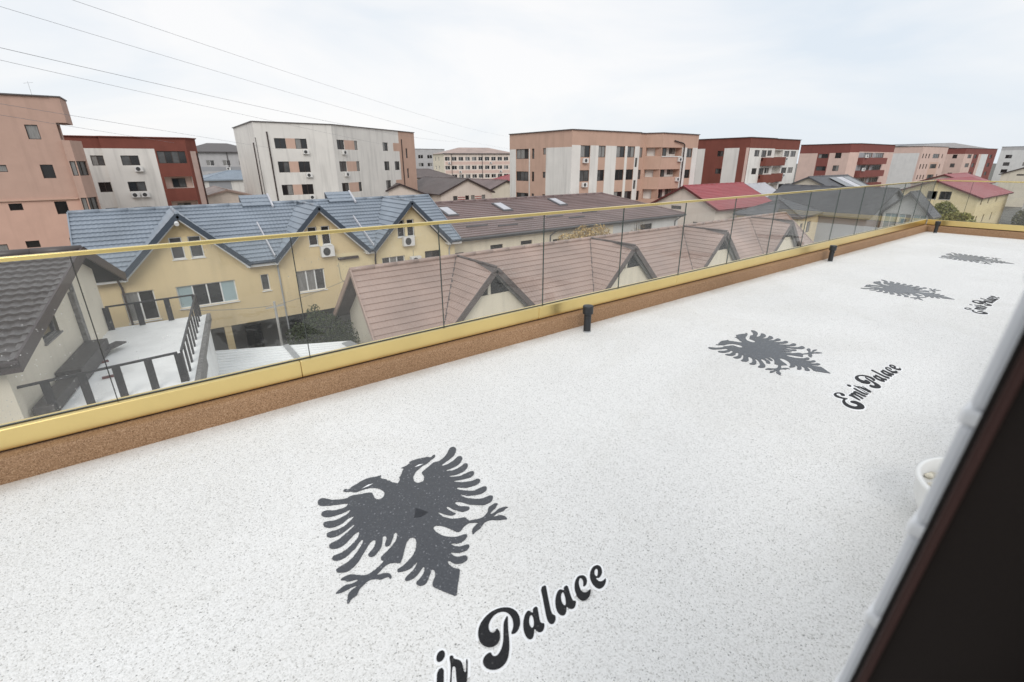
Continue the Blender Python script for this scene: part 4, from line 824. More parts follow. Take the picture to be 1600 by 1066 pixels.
MB().tube([(x0, oy - 0.1, zE - 0.08), (x1_, oy - 0.1, zE - 0.08)], 0.09, 10).build('gutter', 'roof_grey', lb, smooth=True)
MB().box((x0, oy + 0.05, zE - 0.30), (x1_ - 0.1, yw, zE - 0.14)).build('soffit', 'roof_grey', lb)
ks = (zK - zE) / (yrr - oy)
for x, y in ((20.05, 36.4), (25.85, 36.6), (32.9, 36.9)):
    f = MB(); pz = lambda yy: zE + (yy - oy) * ks
    o = MB().slab([(x - 0.1, y - 0.95, pz(y - 0.95) + 0.14), (x + 1.0, y - 0.95, pz(y - 0.95) + 0.14), (x + 1.0, y + 0.95, pz(y + 0.95) + 0.14), (x - 0.1, y + 0.95, pz(y + 0.95) + 0.14)], 0.2).build('skylight', 'roof_grey', lb)
    MB().slab([(x + 0.08, y - 0.78, pz(y - 0.78) + 0.17), (x + 0.86, y - 0.78, pz(y - 0.78) + 0.17), (x + 0.86, y + 0.8, pz(y + 0.8) + 0.17), (x + 0.08, y + 0.8, pz(y + 0.8) + 0.17)], 0.03).build('pane', 'roof_pale', o)
for i, (x, y) in enumerate(((20.2, 33.0), (23.0, 32.6), (25.5, 33.6), (29.0, 33.5), (31.2, 32.9), (33.8, 33.8))):
    MB().beam((x, y, zE + (y - oy) * ks + 0.11), (x + 2.0, y, zE + (y - oy) * ks + 0.11), 0.10, 0.10).build('snow_guard', 'roof_grey', lb)
for x in (28.0, 46.0): pipe(lb, [(x + 0.5, oy - 0.05, zE - 0.15), (x + 0.05, yw - 0.06, zE - 0.7), (x, yw - 0.06, 0.2)], 0.06, 'roof_grey')
MB().slab([(38.5, 36.2, 8.1), (43.0, 35.6, 7.6), (43.0, 38.2, 7.7), (38.5, 39.0, 8.5)], 0.4).build('roof_step', 'roof_mauve', lb)
# ------------------------------------------------------------------ apartment blocks
GRP = 'apartment blocks behind the houses'
D_ = lambda **k: k
ROW = [(13.88, 15.15), (10.88, 12.27), (7.95, 9.30), (5.0, 6.35)]
# A: pink block at the left edge
ax = -30.0
aw = [(-6.05, -5.30, 13.90, 14.95, 1), (-5.92, -5.15, 10.98, 12.02, 1), (-5.80, -5.03, 8.15, 9.17, 1), (-8.75, -7.85, 11.5, 12.02, 1), (-8.52, -7.73, 8.6, 9.13, 1), (-8.32, -7.48, 5.62, 6.17, 1), (-10.3, -9.4, 5.4, 6.05, 1), (-5.6, -4.85, 5.3, 6.2, 1), (-10.6, -9.9, 8.2, 9.15, 1)]
A = block('apartment_block', 'pink apartment block at the left edge of the picture', [(ax, 55.2), (-4.15, 55.2), (-4.15, 58.2), (-6.5, 61), (-6.5, 66), (ax, 66)], 17.0, 'pink',
    {0: D_(wins=[(a - ax, b - ax, c, d, dict(n=n, fr='frame_dark', pn=['pane_dark'] if i % 3 else ['pane_curtain'])) for i, (a, b, c, d, n) in enumerate(aw)], zones=[(0, 40, 0, 9.3, 'pink_low')]), 1: D_(wins=[(0.3, 1.6, 14.0, 15.1, dict(n=1, fr='rust', pn=['pane_dark']))])}, GRP)
MB().prism([(-4.148, 55.202), (-3.48, 55.202), (-3.30, 58.2), (-4.148, 58.2)], 15.16, 17.0).build('top_bay', 'pink', A)
MB().prism([(-4.148, 55.1), (-3.40, 55.1), (-3.22, 58.3), (-4.148, 58.3)], 17.005, 17.09).build('coping', 'coping', A)
MB().box((ax, 55.05, 9.3), (-4.2, 55.199, 9.38)).build('ledge', 'tan', A)
bo = [(-4.12, 54.85), (-3.62, 54.85), (-2.98, 56.2), (-3.02, 57.2), (-4.12, 57.2)]
for i in range(5):
    wn = []
    if i == 0: wn = [(0.08, 0.48, za, zb, dict(n=1, fr='frame_dark', pn=['pane_curtain'])) for za, zb in ((11.15, 12.28), (8.3, 9.4), (5.4, 6.5))]
    if i == 1: wn = [(0.04, 1.35, za, zb, dict(n=2, fr='frame_dark', pn=['pane_dark', 'pane_grey'])) for za, zb in ((11.15, 12.28), (8.3, 9.4), (5.4, 6.5))]
    facade(A, bo[i], bo[(i + 1) % 5], 0, 13.85, 'pink', wn, name='bay_wall')
MB().poly([(x, y, 13.85) for x, y in bo]).build('bay_roof', 'coping', A)
# B: white and rust block behind it
bx = -12.0
bz = [(11.9, 12.97), (9.02, 10.1), (6.2, 7.24)]
B = block('apartment_block', 'white block with rust red top band and loggias, right beside the pink block', [(bx, 74.2), (-2.35, 74.2), (-2.35, 73.8), (5.75, 73.8), (6.95, 75.2), (6.95, 88), (bx, 88)], 14.93, 'white_wall', {
    0: D_(wins=[(-3.55 - bx, -2.42 - bx, a, b, dict(n=2)) for a, b in bz], zones=[(0, 30, 13.72, 16, 'rust')]),
    1: D_(zones=[(0, 30, 13.72, 16, 'rust')]),
    2: D_(wins=[(1.5, 3.15, a, b, dict(n=2, ac=(1.0,) if i == 0 else ((0.05, 1.0) if i == 1 else None))) for i, (a, b) in enumerate(bz)] + [(5.0, 7.85, 12.1, 13.47, dict(n=4, pn=['pane_grey', 'pane_dark', 'pane_grey', 'pane_dark']))],
         zones=[(0, 30, 13.72, 16, 'rust'), (4.85, 9, 0, 16, 'rust')], loggias=[(5.15, 8.0, 9.25, 10.58, 1.2, 'pale_pink'), (5.25, 8.0, 6.3, 7.73, 1.2, 'pale_pink')]),
    3: D_(zones=[(0.5, 1.5, 0, 13.5, 'pale_pink'), (0, 3, 13.5, 16, 'rust')], base='rust')}, GRP, cop='rust')
for z in (9.25, 6.3): put_window(B, (-2.35, 74.9), 0, 5.9, 7.3, z + 0.05, z + 1.1, 2, 'frame_dark', depth=0.0)
pipe(B, [(6.85, 75.0, 13.3), (6.85, 75.0, 1)], 0.07)
# C: large white block
cA, cB, cC, cD = (13.4, 73.0), (23.3, 73.0), (37.2, 81.8), (41.5, 84.6)
c0 = []; c1 = []; zz0 = []; zz1 = []
for i, (a, b) in enumerate(ROW):
    c0 += [(2.25, 3.65, a, b, dict(n=2)), (4.85, 6.35, a, b, dict(n=2, ac=0.75))]; zz0.append((3.65, 4.85, a, b, 'tan_light'))
    c1 += [(0.79, 2.34, a, b, dict(n=2, ac=0.8 if i < 2 else None)), (4.6, 5.35, a, b, dict(n=1)), (11.76, 13.2, a, b, dict(n=2))]; zz1.append((2.34, 4.6, a, b, 'tan_light'))
    if i == 1: c1.append((14.75, 16.2, a, b, dict(n=2)))
    else: zz1.append((14.7, 16.45, a, b, 'tan'))
C = block('apartment_block', 'large white block with tan panels between its windows, left of centre', [cA, cB, cC, cD, (41.5, 92), (13.4, 88)], 17.04, 'white_wall', {
    0: D_(wins=c0, zones=zz0), 1: D_(wins=c1, zones=zz1),
    2: D_(base='tan', wins=[(2.0, 2.6, a + 0.1, b, dict(n=1)) for a, b in ((12.7, 14.4), (9.4, 11.1), (6.2, 7.9))]),
    5: D_()}, GRP)
pipe(C, [(14.9, 72.93, 15.9), (14.9, 72.93, 1)], 0.09); pipe(C, [(37.9, 82.15, 15.8), (37.9, 82.15, 1)], 0.08)
pipe(C, [(13.32, 74.2, 14.6), (13.32, 74.2, 1)], 0.07); pipe(C, [(13.42, 72.9, 15.2), (13.42, 72.9, 1)], 0.03)
# D: tan and white block right of centre
RD4 = [(12.57, 13.95), (9.67, 11.03), (6.80, 8.18)]
o = [(43.6, 45.9), (56.4, 45.9), (56.4, 46.6), (58.2, 46.6), (59.3, 44.45), (64.4, 44.45), (68.3, 44.75), (68.3, 58.7), (43.6, 58.7)]
colz = [(1.5, 3.2), (4.7, 6.0), (8.1, 9.8), (10.3, 11.8)]
dw = []; 
for i, (a, b) in enumerate(RD4):
    for j, (p, q) in enumerate(colz): dw.append((p, q, a, b, dict(n=2, ac=(0.35,) if (j == 0 and i < 2) else None)))
    dw.append((12.0, 12.5, a - 1.25, b - 1.45, dict(n=1)))
ds = []
for i, (a, b) in enumerate(RD4):
    ds += [(1.5, 4.3, a - 0.12, b - 0.22, dict(n=3)), (5.0, 5.55, a - 0.12, b - 0.22, dict(n=1)), (7.3, 7.9, a + 0.38, b - 0.22, dict(n=1))]
lgz = [(12.75, 13.86), (9.93, 10.98), (6.95, 8.30)]
D = block('apartment_block', 'tan and white block right of centre with vertical tan stripes and corner bay', o, 15.68, 'tan', {
    0: D_(base='white_wall', wins=dw, zones=[(0, 13, 13.97, 16, 'tan')] + [(p, q, 0, 13.97, 'tan') for p, q in colz] ),
    2: D_(wins=[(0.9, 1.5, a, b - 0.1, dict(n=1)) for a, b in RD4]),
    3: D_(loggias=[(0.25, 2.38, a, b, 0.9, 'white_wall') for a, b in lgz]),
    4: D_(loggias=[(0.05, 4.7, a, b, 1.1, 'white_wall') for a, b in lgz], zones=[(4.72, 6, 0, 13.9, 'white_wall')]),
    5: D_(base='white_wall', wins=[(0.95, 2.5, a, b - 0.15, dict(n=2)) for a, b in RD4], zones=[(0, 5, 13.9, 16, 'tan'), (0.95, 2.5, 0, 13.9, 'tan')]),
    8: D_(wins=ds, zones=[(0, 1.45, 0, 13.72, 'white_wall'), (4.4, 4.62, 0, 13.72, 'white_wall'), (7.95, 20, 0, 13.76, 'white_wall')])}, GRP)
for i, (a, b) in enumerate(lgz): put_window(D, (59.3, 45.45), 0, 0.9 + 0.3 * i, 2.5, a + 0.03, b - 0.06, 2, 'frame_dark', ['pane_dark', 'pane_grey'], depth=0.05); put_window(D, (59.3, 45.45), 0, 3.2, 4.5, a + 0.3, b - 0.06, 2, 'frame_dark', ['pane_grey', 'pane_curtain'], depth=0.05)
MB().box((59.4, 44.38, 12.62), (64.0, 44.44, 12.74)).build('rail', 'pale_grey_wall', D)
put_ac(D, (0, 44.45), 0, 63.1, 12.0); put_ac(D, (0, 44.45), 0, 63.0, 9.3)
pipe(D, [(61.9, 44.3, 14.75), (63.9, 44.25, 14.45), (64.25, 44.25, 14.2), (64.25, 44.25, 1)], 0.09)
# E: rust and white block
eR = [(12.75, 13.75), (9.88, 10.86), (7.0, 7.95)]
o = [(82.8, 44.5), (91.3, 44.5), (91.3, 45.25), (92.9, 45.25), (102.2, 45.25), (102.2, 57), (82.8, 57)]
ew_ = []; ew2 = []; es = []
for i, (a, b) in enumerate(eR):
    ew_ += [(1.75, 3.4, a, b, dict(n=2)), (4.1, 5.8, a - 0.1, b, dict(n=2, ac=0.1)), (6.1, 7.6, a + 0.1, b, dict(n=2))]
    ew2 += [(3.7, 5.7, a, b, dict(n=2, ac=0.3 if i < 2 else None)), (6.2, 8.3, a, b, dict(n=2))]
    es += [(6.75, 7.9, a + 0.05, b - 0.05, dict(n=2))]
E = block('apartment_block', 'rust red and white block with small red balconies, right of the tan block', o, 15.68, 'white_wall', {
    0: D_(wins=ew_, zones=[(0, 12, 14.06, 16, 'rust')]), 1: D_(zones=[(0, 12, 14.06, 16, 'rust')]), 2: D_(zones=[(0, 12, 14.06, 16, 'rust')]),
    3: D_(wins=ew2, zones=[(0, 12, 13.95, 16, 'rust')], loggias=[(0.05, 3.2, a - 0.25, b + 0.1, 1.0, 'white_wall') for a, b in eR]),
    6: D_(base='rust', wins=es, zones=[(8.0, 10.7, 0, 14.12, 'white_wall'), (2.4, 4.3, 0, 14.12, 'white_wall'), (11.9, 12.4, 0, 14.12, 'pale_pink')])}, GRP)
for z in (11.23, 8.43, 5.6):
    MB().box((87.0, 43.55, z), (91.28, 44.49, z + 1.35)).build('balcony', 'rust', E); MB().box((93.0, 44.65, z), (96.3, 45.24, z + 1.45)).build('balcony', 'rust', E)
pipe(E, [(91.7, 44.9, 15.0), (91.7, 44.9, 1)], 0.12)
# F: pale pink block with brick red bands
fR = [(12.55, 13.75), (9.7, 10.95), (6.8, 8.0)]
o = [(135.6, 46.6), (158.2, 46.6), (158.2, 59), (134.0, 59), (134.0, 48)]
ff = []; fl = []
for i, (a, b) in enumerate(fR): ff += [(3.0, 8.5, a + 0.1, b, dict(n=4)), (10.0, 16.0, a + 0.1, b, dict(n=4))]; fl += [(8.1, 9.4, a, b, dict(n=2)), (4.4, 6.6, a + 0.05, b - 0.2, dict(n=3))]
F = block('apartment_block', 'pale pink block with brick red bands, farther along the right row', o, 15.68, 'pale_pink', {
    0: D_(wins=ff, zones=[(0, 30, 13.95, 16, 'brick_red')] + [(0.1, 16.2, a - 1.45, a + 0.1, 'brick_red') for a, b in fR] + [(0.1, 16.2, a + 0.1, b, 'grey_panel') for a, b in fR]),
    3: D_(wins=fl, zones=[(0, 30, 13.72, 16, 'brick_red'), (4.2, 6.8, 0, 14, 'brick_red')]), 4: D_(zones=[(0, 30, 13.8, 16, 'brick_red')])}, GRP)
for a, b in fR: MB().box((136.0, 45.6, a - 1.4), (151.6, 46.59, a + 0.05)).build('balcony', 'brick_red', F)
put_ac(F, (0, 45.6), 0, 136.6, 12.6, 1.2, 0.7); put_ac(F, (0, 45.6), 0, 136.4, 9.7, 1.2, 0.7)
# G, Hh: the far end of the row
o = [(180, 46.3), (199, 45.0), (199, 58), (180, 58)]
gf = []
for a, b in fR: gf += [(1.0 + 2.2 * j, 1.9 + 2.2 * j, a, b, dict(n=1)) for j in range(3)] + [(8.6, 13.5, a, b, dict(n=3)), (15.5, 16.3, a, b, dict(n=1))]
Gb = block('apartment_block', 'pale block with a tall blank white panel, beyond the brick red block', o, 15.7, 'pale_pink', {
    0: D_(wins=gf, zones=[(0, 30, 14.0, 16, 'pale_pink'), (7.5, 14.5, 0, 11.5, 'tan_light')]), 3: D_(zones=[(4.6, 11.2, 0, 13.95, 'pale_grey_wall')], wins=[(2.6, 3.6, a + 0.4, b, dict(n=1)) for a, b in fR])}, GRP)
o = [(222, 45.5), (252, 43.0), (252, 56), (222, 56)]
hf = []
for a, b in fR: hf += [(3.0, 6.5, a, b, dict(n=2)), (9.0, 11.5, a, b, dict(n=2)), (24.0, 26.5, a, b, dict(n=2))]
Hb = block('apartment_block', 'small looking red and pale block at the far end of the right row', o, 15.7, 'pale_pink', {
    0: D_(wins=hf, zones=[(0, 40, 13.9, 16, 'brick_red'), (8, 13, 0, 14, 'brick_red'), (15.5, 22, 0, 13.9, 'pale_grey_wall'), (22.0, 30, 0, 14, 'brick_red')]), 3: D_(zones=[(0, 30, 13.9, 16, 'brick_red')], wins=[(7.5, 8.7, a, b, dict(n=1)) for a, b in fR])}, GRP)
o = [(300, 8), (330, 8), (330, 50), (300, 50)]
block('apartment_block', 'distant grey and white block at the right edge below the sky', o, 17.2, 'pale_grey_wall', {3: D_(wins=[(s, s + 2.0, a, a + 1.4, dict(n=2)) for s in (2, 8, 20, 26, 38) for a in (12.6, 9.6, 6.8)], zones=[(0, 60, 15.8, 18, 'grey_wall'), (12, 18, 0, 15.8, 'grey_wall')])}, GRP)
lr = thing('hall', 'distant long hall with low grey roof rising over the right row', 'building', (280, 62, 0))
MB().prism([(205, 60), (330, 60), (330, 75), (205, 75)], 0, 16.6).build('wall', 'pale_grey_wall', lr)
MB().poly([(203, 58, 16.4), (262, 58, 18.4), (332, 58, 16.8), (332, 77, 16.8), (262, 77, 18.4), (203, 77, 16.4)]).build('roof', 'roof_grey', lr)
MB().poly([(203, 58, 16.4), (332, 58, 16.8), (262, 58, 18.4)]).build('gable', 'grey_wall', lr)
# distant slab blocks with many small windows
def slab_block(name, label, loc, rotz, L, W, ze, zr, nx, rows, wm, roofm, band):
    t = thing(name, label, 'apartment block', loc, GRP, rotz=rotz)
    wn = []
    for z in rows:
        for i in range(nx):
            c = L * (i + 0.5) / nx; wn.append((c - 0.85, c + 0.85, z, z + 1.25, dict(n=2, fr='upvc', pn=random.choice([['pane_dark', 'pane_grey'], ['pane_grey', 'pane_dark'], ['pane_dark', 'pane_dark'], ['pane_curtain', 'pane_grey']]))))
    facade(t, (0, 0), (L, 0), 0, ze, wm, wn, zones=[(0.4, L - 0.4, z - 1.25, z - 0.25, band) for z in rows])
    facade(t, (L, 0), (L, W), 0, ze, wm); facade(t, (L, W), (0, W), 0, ze, wm)
    facade(t, (0, W), (0, 0), 0, ze, 'cream', [(W * q - 0.7, W * q + 0.7, z, z + 1.25, dict(n=2, fr='upvc')) for z in rows for q in (0.25, 0.55)])
    k = W / 2 + 0.5; ov = 0.5; g = lambda x, y: (x, y, ze); E_ = (k - ov, W / 2, zr); F_ = (L + ov - k, W / 2, zr)
    r = MB().poly([g(-ov, -ov), g(L + ov, -ov), F_, E_]).poly([g(L + ov, W + ov), g(-ov, W + ov), E_, F_]).poly([g(L + ov, -ov), g(L + ov, W + ov), F_]).poly([g(-ov, W + ov), g(-ov, -ov), E_]).build('roof', roofm, t)
    MB().beam((-ov, -ov, ze), (L + ov, -ov, ze), 0.2, 0.2).build('gutter', 'coping', t)
    for x in (L * 0.1, L * 0.52, L * 0.98): MB().tube([(x, -0.1, ze), (x, -0.1, 1)], 0.1, 6).build('downpipe', 'coping', t)
    for i in range(7): put_ac(t, (0, 0), 0, L * (i + 0.35) / 7, rows[i % len(rows)] - 1.0, 0.9, 0.6)
    return t
slab_block('slab_block', 'distant cream slab block with red hipped roof and four rows of small windows', (84, 150, 0), math.radians(-14), 26, 15, 14.9, 17.0, 11, (12.6, 9.8, 7.0, 4.2), 'cream_pink', 'roof_brown', 'pale_pink')
slab_block('slab_block', 'distant grey slab block with dark roof behind the white block', (10.0, 141, 0), math.radians(4), 17.5, 13, 14.7, 16.9, 5, (11.6, 8.6, 5.6), 'grey_wall', 'roof_umber', 'grey_panel')
block('apartment_block', 'distant grey block edge left of the cream slab block', [(90, 185), (104, 185), (104, 197), (90, 197)], 17.2, 'grey_wall', {0: D_(wins=[(2 + 4 * i, 4.2 + 4 * i, z, z + 1.4, dict(n=2, fr='upvc')) for i in range(3) for z in (13.6, 10.6)])}, GRP)
# ------------------------------------------------------------------ middle distance houses
HG = 'houses between the blocks'
YWIN = [(25.65, 24.37), (23.99, 22.48)]
gable_house('house', 'house with bright red metal roof before the tan block', (57.4, 34.0, 0), 0, 14.0, 9.6, 6.5, 8.9, 'cream_pink', 'roof_red', 'roof_red_trim', ov=0.6, wave=0.25, spw=3, group=HG,
    wins={'f': [(7.9, 9.2, 4.7, 6.0, dict(n=2, fr='frame_dark'))], 'l': [(3.0, 4.6, 6.0, 6.45, dict(n=1)), (6.6, 7.3, 3.5, 4.6, dict(n=1))]})
gable_house('house', 'pale lilac metal roof peeping out behind the red roof', (73.5, 38.0, 0), 0, 11, 8, 6.3, 8.4, 'pale_grey_wall', 'roof_pale', 'roof_pale', wave=0, group=HG)
yh = gable_house('house', 'yellow house with red roof near the right edge', (109, 18.9, 0), 0, 23, 12.4, 6.3, 8.75, 'yellow_pale', 'roof_red', 'roof_red_trim', ov=0.5, wave=0.3, spw=3, group=HG,
    wins={'f': [(2, 3, 5.0, 6.1, dict(n=1)), (7, 8, 5.0, 6.1, dict(n=1)), (13, 14, 5.0, 6.1, dict(n=1)), (2, 3, 1.8, 3.2, dict(n=1)), (7, 8, 1.8, 3.2, dict(n=1)), (13, 14, 1.8, 3.2, dict(n=1))]})
for a_, b_ in YWIN: put_window(yh, (0, 12.4), math.radians(-90), 31.3 - a_, 31.3 - b_, 5.75, 7.05, 2, 'frame_dark', sill='upvc', depth=-0.03)
gable_house('house', 'low red roofed house just beyond the yellow house', (140, 26, 0), 0, 18, 10, 7.2, 9.0, 'cream_pink', 'roof_red', 'roof_red_trim', wave=0, group=HG)
gable_house('house', 'cream house with dark gable at the far right under the blocks', (190, 20, 0), math.radians(0), 14, 10, 8.4, 10.4, 'cream_house', 'roof_umber', 'roof_umber_trim', wave=0, group=HG, wins={'l': [(3, 4.4, 8.0, 9.0, dict(n=1)), (5.5, 7, 8.0, 9.0, dict(n=1))]})
gable_house('house', 'grey rendered house with balcony at the right edge beside the yellow house', (128, 6.5, 0), 0, 12, 9.5, 7.4, 9.2, 'grey_wall', 'roof_umber', 'roof_umber_trim', wave=0, group=HG, wins={'l': [(1.0, 2.5, 5.6, 7.0, dict(n=1)), (4.5, 7.5, 5.4, 7.0, dict(n=2)), (3, 7.5, 1.0, 3.2, dict(n=2))], 'b': [(2, 4, 5.6, 7.0, dict(n=1))]})
# grey house: main roof facing us, gable wing with a glazed verandah at its right
gg = gable_house('house', 'house with big dark grey tile roof seen through the glass on the right', (84.3, 21.5, 0), math.radians(90), 13.5, 14.6, 5.6, 8.55, 'grey_panel', 'roof_grey', 'roof_grey', ov=0.5, wave=0.3, spw=3, group=HG)
gable_house('house_wing', 'white gabled wing of the dark grey roofed house', (73.8, 16.6, 0), 0, 2.4, 4.6, 6.0, 8.35, 'pale_grey_wall', 'roof_grey', 'roof_grey', ov=0.45, wave=0.3, spw=3, group=HG, ovg=0.5, wins={'l': [(0.2, 1.5, 3.2, 5.9, dict(n=2, fr='upvc', pn=['pane_frost', 'pane_frost'])), (1.7, 2.9, 3.2, 5.9, dict(n=2, fr='upvc', pn=['pane_frost', 'pane_curtain'])), (3.1, 4.4, 3.2, 5.9, dict(n=2, fr='upvc', pn=['pane_frost', 'pane_frost']))]})
hip_house('house', 'small yellow house with grey hipped roof behind the last brown gable', (61.0, 25.6, 0), math.radians(8), 9.0, 7.0, 5.75, 7.4, 'yellow_wall', 'roof_grey', 'roof_grey', group=HG, wins={'f': [(1.2, 2.4, 3.6, 5.0, dict(n=1)), (4.0, 5.8, 3.6, 5.0, dict(n=2))], 'l': [(2, 3.4, 3.8, 5.0, dict(n=1))]})
gable_house('house', 'grey roofed house with silver roof panels below the brick red block', (94, 33.5, 0), 0, 16, 11, 6.8, 9.3, 'cream_house', 'roof_grey', 'roof_grey', wave=0.0, group=HG)
sp = thing('solar_panels', 'silver panels lying on the grey roof below the brick red block', 'solar panels', (103, 35, 8))
for i in range(3): MB().slab([(99.5 + i * 3.0, 34.0, 7.4), (102.2 + i * 3.0, 34.0, 7.4), (102.2 + i * 3.0, 38.0, 9.2), (99.5 + i * 3.0, 38.0, 9.2)], 0.08).build('panel', 'roof_pale' if i == 1 else 'pane_grey', sp)
# brown roofed houses before the cream slab block
orange = [(6.15 - 4.4 + 0.0, 0, 0, 0)]
g1 = gable_house('house', 'cream gabled house with brown roof and orange striped windows, middle distance', (52.2, 76.0, 0), math.radians(90), 16, 10.6, 7.0, 9.25, 'cream_pink', 'roof_dusty', 'roof_umber_trim', ov=0.5, wave=0, group=HG,
    wins={'l': [(2.4, 3.3, 5.35, 6.5, dict(n=1)), (4.9, 5.7, 5.35, 6.5, dict(n=1)), (6.1, 6.9, 5.35, 6.5, dict(n=1)), (8.4, 9.2, 5.35, 6.5, dict(n=1))]})
for y0_, y1_ in ((3.35, 4.85), (6.95, 8.35)):
    for k in range(3): MB().box((-0.03, 10.6 - y1_, 5.45 + 0.36 * k), (-0.002, 10.6 - y0_, 5.58 + 0.36 * k)).build('orange_stripe', 'roof_red', g1)
gable_house('house', 'cream gabled house half hidden behind the white block', (40.6, 79.5, 0), math.radians(90), 14, 10, 6.7, 8.6, 'cream_pink', 'roof_dusty', 'roof_umber_trim', ov=0.5, wave=0, group=HG, wins={'l': [(7.0, 8.2, 4.6, 5.8, dict(n=1))]})
gable_house('house', 'cream gabled house with plum roof beside the tan block', (63.5, 80.0, 0), math.radians(90), 14, 10, 6.6, 8.6, 'cream_house', 'roof_mauve', 'roof_umber_trim', ov=0.5, wave=0, group=HG, wins={'l': [(6.0, 7.4, 4.4, 5.8, dict(n=1))]})
hip_house('building', 'low building with brown hipped roof and dark window band', (50, 118, 0), math.radians(-5), 18, 10, 8.4, 10.4, 'cream_house', 'roof_dusty', 'roof_umber_trim', group=HG, cat='building', wins={'f': [(1, 8, 6.3, 7.8, dict(n=5)), (9, 12, 6.3, 7.8, dict(n=2)), (13.5, 17, 6.3, 7.8, dict(n=2))]})
hip_house('building', 'low building with bright red roof beside the cream slab block', (86, 116, 0), 0, 12, 9, 7.0, 8.8, 'cream_house', 'roof_red', 'roof_red_trim', group=HG, cat='building')
hip_house('building', 'house with pale blue roof below the distant grey block', (9.5, 106, 0), math.radians(2), 13, 11, 9.25, 10.7, 'white_wall', 'roof_skyblue', 'roof_skyblue', group=HG, cat='house', wins={'f': [(7.6, 9.2, 7.6, 8.7, dict(n=2))], 'l': [(2, 4, 7.5, 8.6, dict(n=1))]}, zones={'f': [(1.0, 4.6, 0, 9, 'grey_panel')]})
gable_house('house', 'pink gabled house with rosy roof behind the blue roof', (13.3, 80.0, 0), math.radians(90), 14, 6.8, 7.6, 8.5, 'cream_pink', 'roof_brown', 'roof_brown', ov=0.4, wave=0, group=HG)
# ------------------------------------------------------------------ plants, pole, cables, car
PG = 'shrubs in the yards'
def shrub(name, label, loc, blobs, n, size, m, stems, seed):
    t = thing(name, label, 'shrub', loc, PG, rotz=0.0)
    leaf_crown(t, blobs, n, size, m, seed=seed)
    rnd = random.Random(seed); f = MB()
    for _ in range(stems):
        a = rnd.uniform(0, 6.28); b = rnd.choice(blobs); top = V3(b[0]) + V3((rnd.uniform(-.6, .6) * b[1][0], rnd.uniform(-.6, .6) * b[1][1], rnd.uniform(0.3, 1.05) * b[1][2]))
        f.tube([(0.2 * math.cos(a), 0.2 * math.sin(a), 0), top * 0.5 + V3((rnd.uniform(-.1, .1), rnd.uniform(-.1, .1), 0)), top], 0.035, 5, r1=0.006)
    f.build('stems', 'bark', t); return t
shrub('evergreen_shrub', 'dark evergreen shrub in the yard beside the brown gable', (6.6, 26.9, 0), [((0, 0, 2.6), (1.5, 1.2, 1.6)), ((1.3, -0.4, 2.1), (1.3, 1.2, 1.5)), ((-1.1, 0.2, 2.3), (0.9, 0.9, 1.5)), ((-0.3, -0.2, 3.9), (0.5, 0.5, 0.9)), ((0.6, -1.0, 1.0), (1.6, 1.0, 0.9))], 11000, 0.085, 'leaf_dark', 14, 1)
shrub('olive_shrub', 'olive green shrub low in the yard before the yellow row', (8.7, 26.2, 0), [((0, 0, 1.3), (1.1, 1.0, 1.1)), ((-1.0, -0.5, 0.9), (1.0, 0.9, 0.8))], 4000, 0.08, 'leaf_olive', 8, 2)
shrub('bare_shrub', 'leafless twiggy shrub beside the pole in the yard', (3.6, 27.5, 0), [((0, 0, 1.5), (1.6, 1.0, 1.4)), ((1.6, 0, 1.3), (1.2, 0.9, 1.2))], 700, 0.06, 'leaf_olive', 70, 3)
shrub('dry_reeds', 'dry golden reeds before the long cream building', (30.2, 30.0, 0), [((-1.8, 0, 5.5), (1.3, 0.6, 1.0)), ((0, 0, 5.8), (1.4, 0.6, 1.1)), ((1.9, 0, 5.9), (1.5, 0.6, 0.9)), ((0, 0, 3.5), (2.8, 0.7, 2.2))], 5000, 0.13, 'leaf_straw', 60, 4)
shrub('bare_shrub', 'leafless shrub before the right end of the long building', (38.4, 30.6, 0), [((0, 0, 5.0), (1.2, 0.6, 1.6))], 160, 0.08, 'leaf_straw', 50, 5)
shrub('yellow_shrub', 'yellow green bamboo like shrub before the yellow house', (96, 19.6, 0), [((0, 0, 3.2), (1.5, 2.0, 2.4)), ((0, -2.0, 2.8), (1.3, 1.6, 2.0)), ((0, 2.2, 2.4), (1.2, 1.6, 1.8)), ((0, 0.6, 5.0), (1.0, 1.3, 1.3))], 9000, 0.22, 'leaf_yellow', 40, 6)
shrub('yellow_shrub', 'low yellow green shrub before the grey gabled wing', (70.5, 19.5, 0), [((0, 0, 2.8), (1.0, 2.2, 1.6)), ((0, 2.4, 2.2), (1.0, 1.6, 1.4))], 4000, 0.18, 'leaf_yellow', 20, 7)
shrub('hedge_shrub', 'dark shrub beside the grey rendered house at the right edge', (116, 10.5, 0), [((0, 0, 2.0), (2.0, 3.0, 2.2)), ((2, 3, 2.6), (1.6, 2, 2.0))], 3500, 0.25, 'leaf_olive', 30, 8)
t = thing('yard_pole', 'slender pale concrete pole standing in the yard before the yellow row', 'pole', (4.45, 26.9, 0), rotz=0.0)
MB().tube([(0, 0, 0), (0, 0, 5.2)], 0.085, 8, r1=0.06).build('shaft', 'concrete', t); MB().beam((-0.45, 0, 4.9), (0.45, 0, 4.95), 0.05, 0.05).build('crossarm', 'zinc', t)
for i, (a, b, s, lab) in enumerate([((0.3, 24.0, 6.2), (4.3, 26.9, 5.0), 0.1, 'thin cable from the roof terrace to the yard pole'), ((4.6, 26.9, 5.0), (9.6, 29.9, 5.2), 0.1, 'thin cable from the yard pole to the yellow row')]):
    a, b = V3(a), V3(b); tag(MB().tube([a.lerp(b, k / 12) - V3((0, 0, 4 * s * (k / 12) * (1 - k / 12))) for k in range(13)], 0.012, 5).build('service_cable', 'cable'), lab, 'cable', 'service cables in the yard')
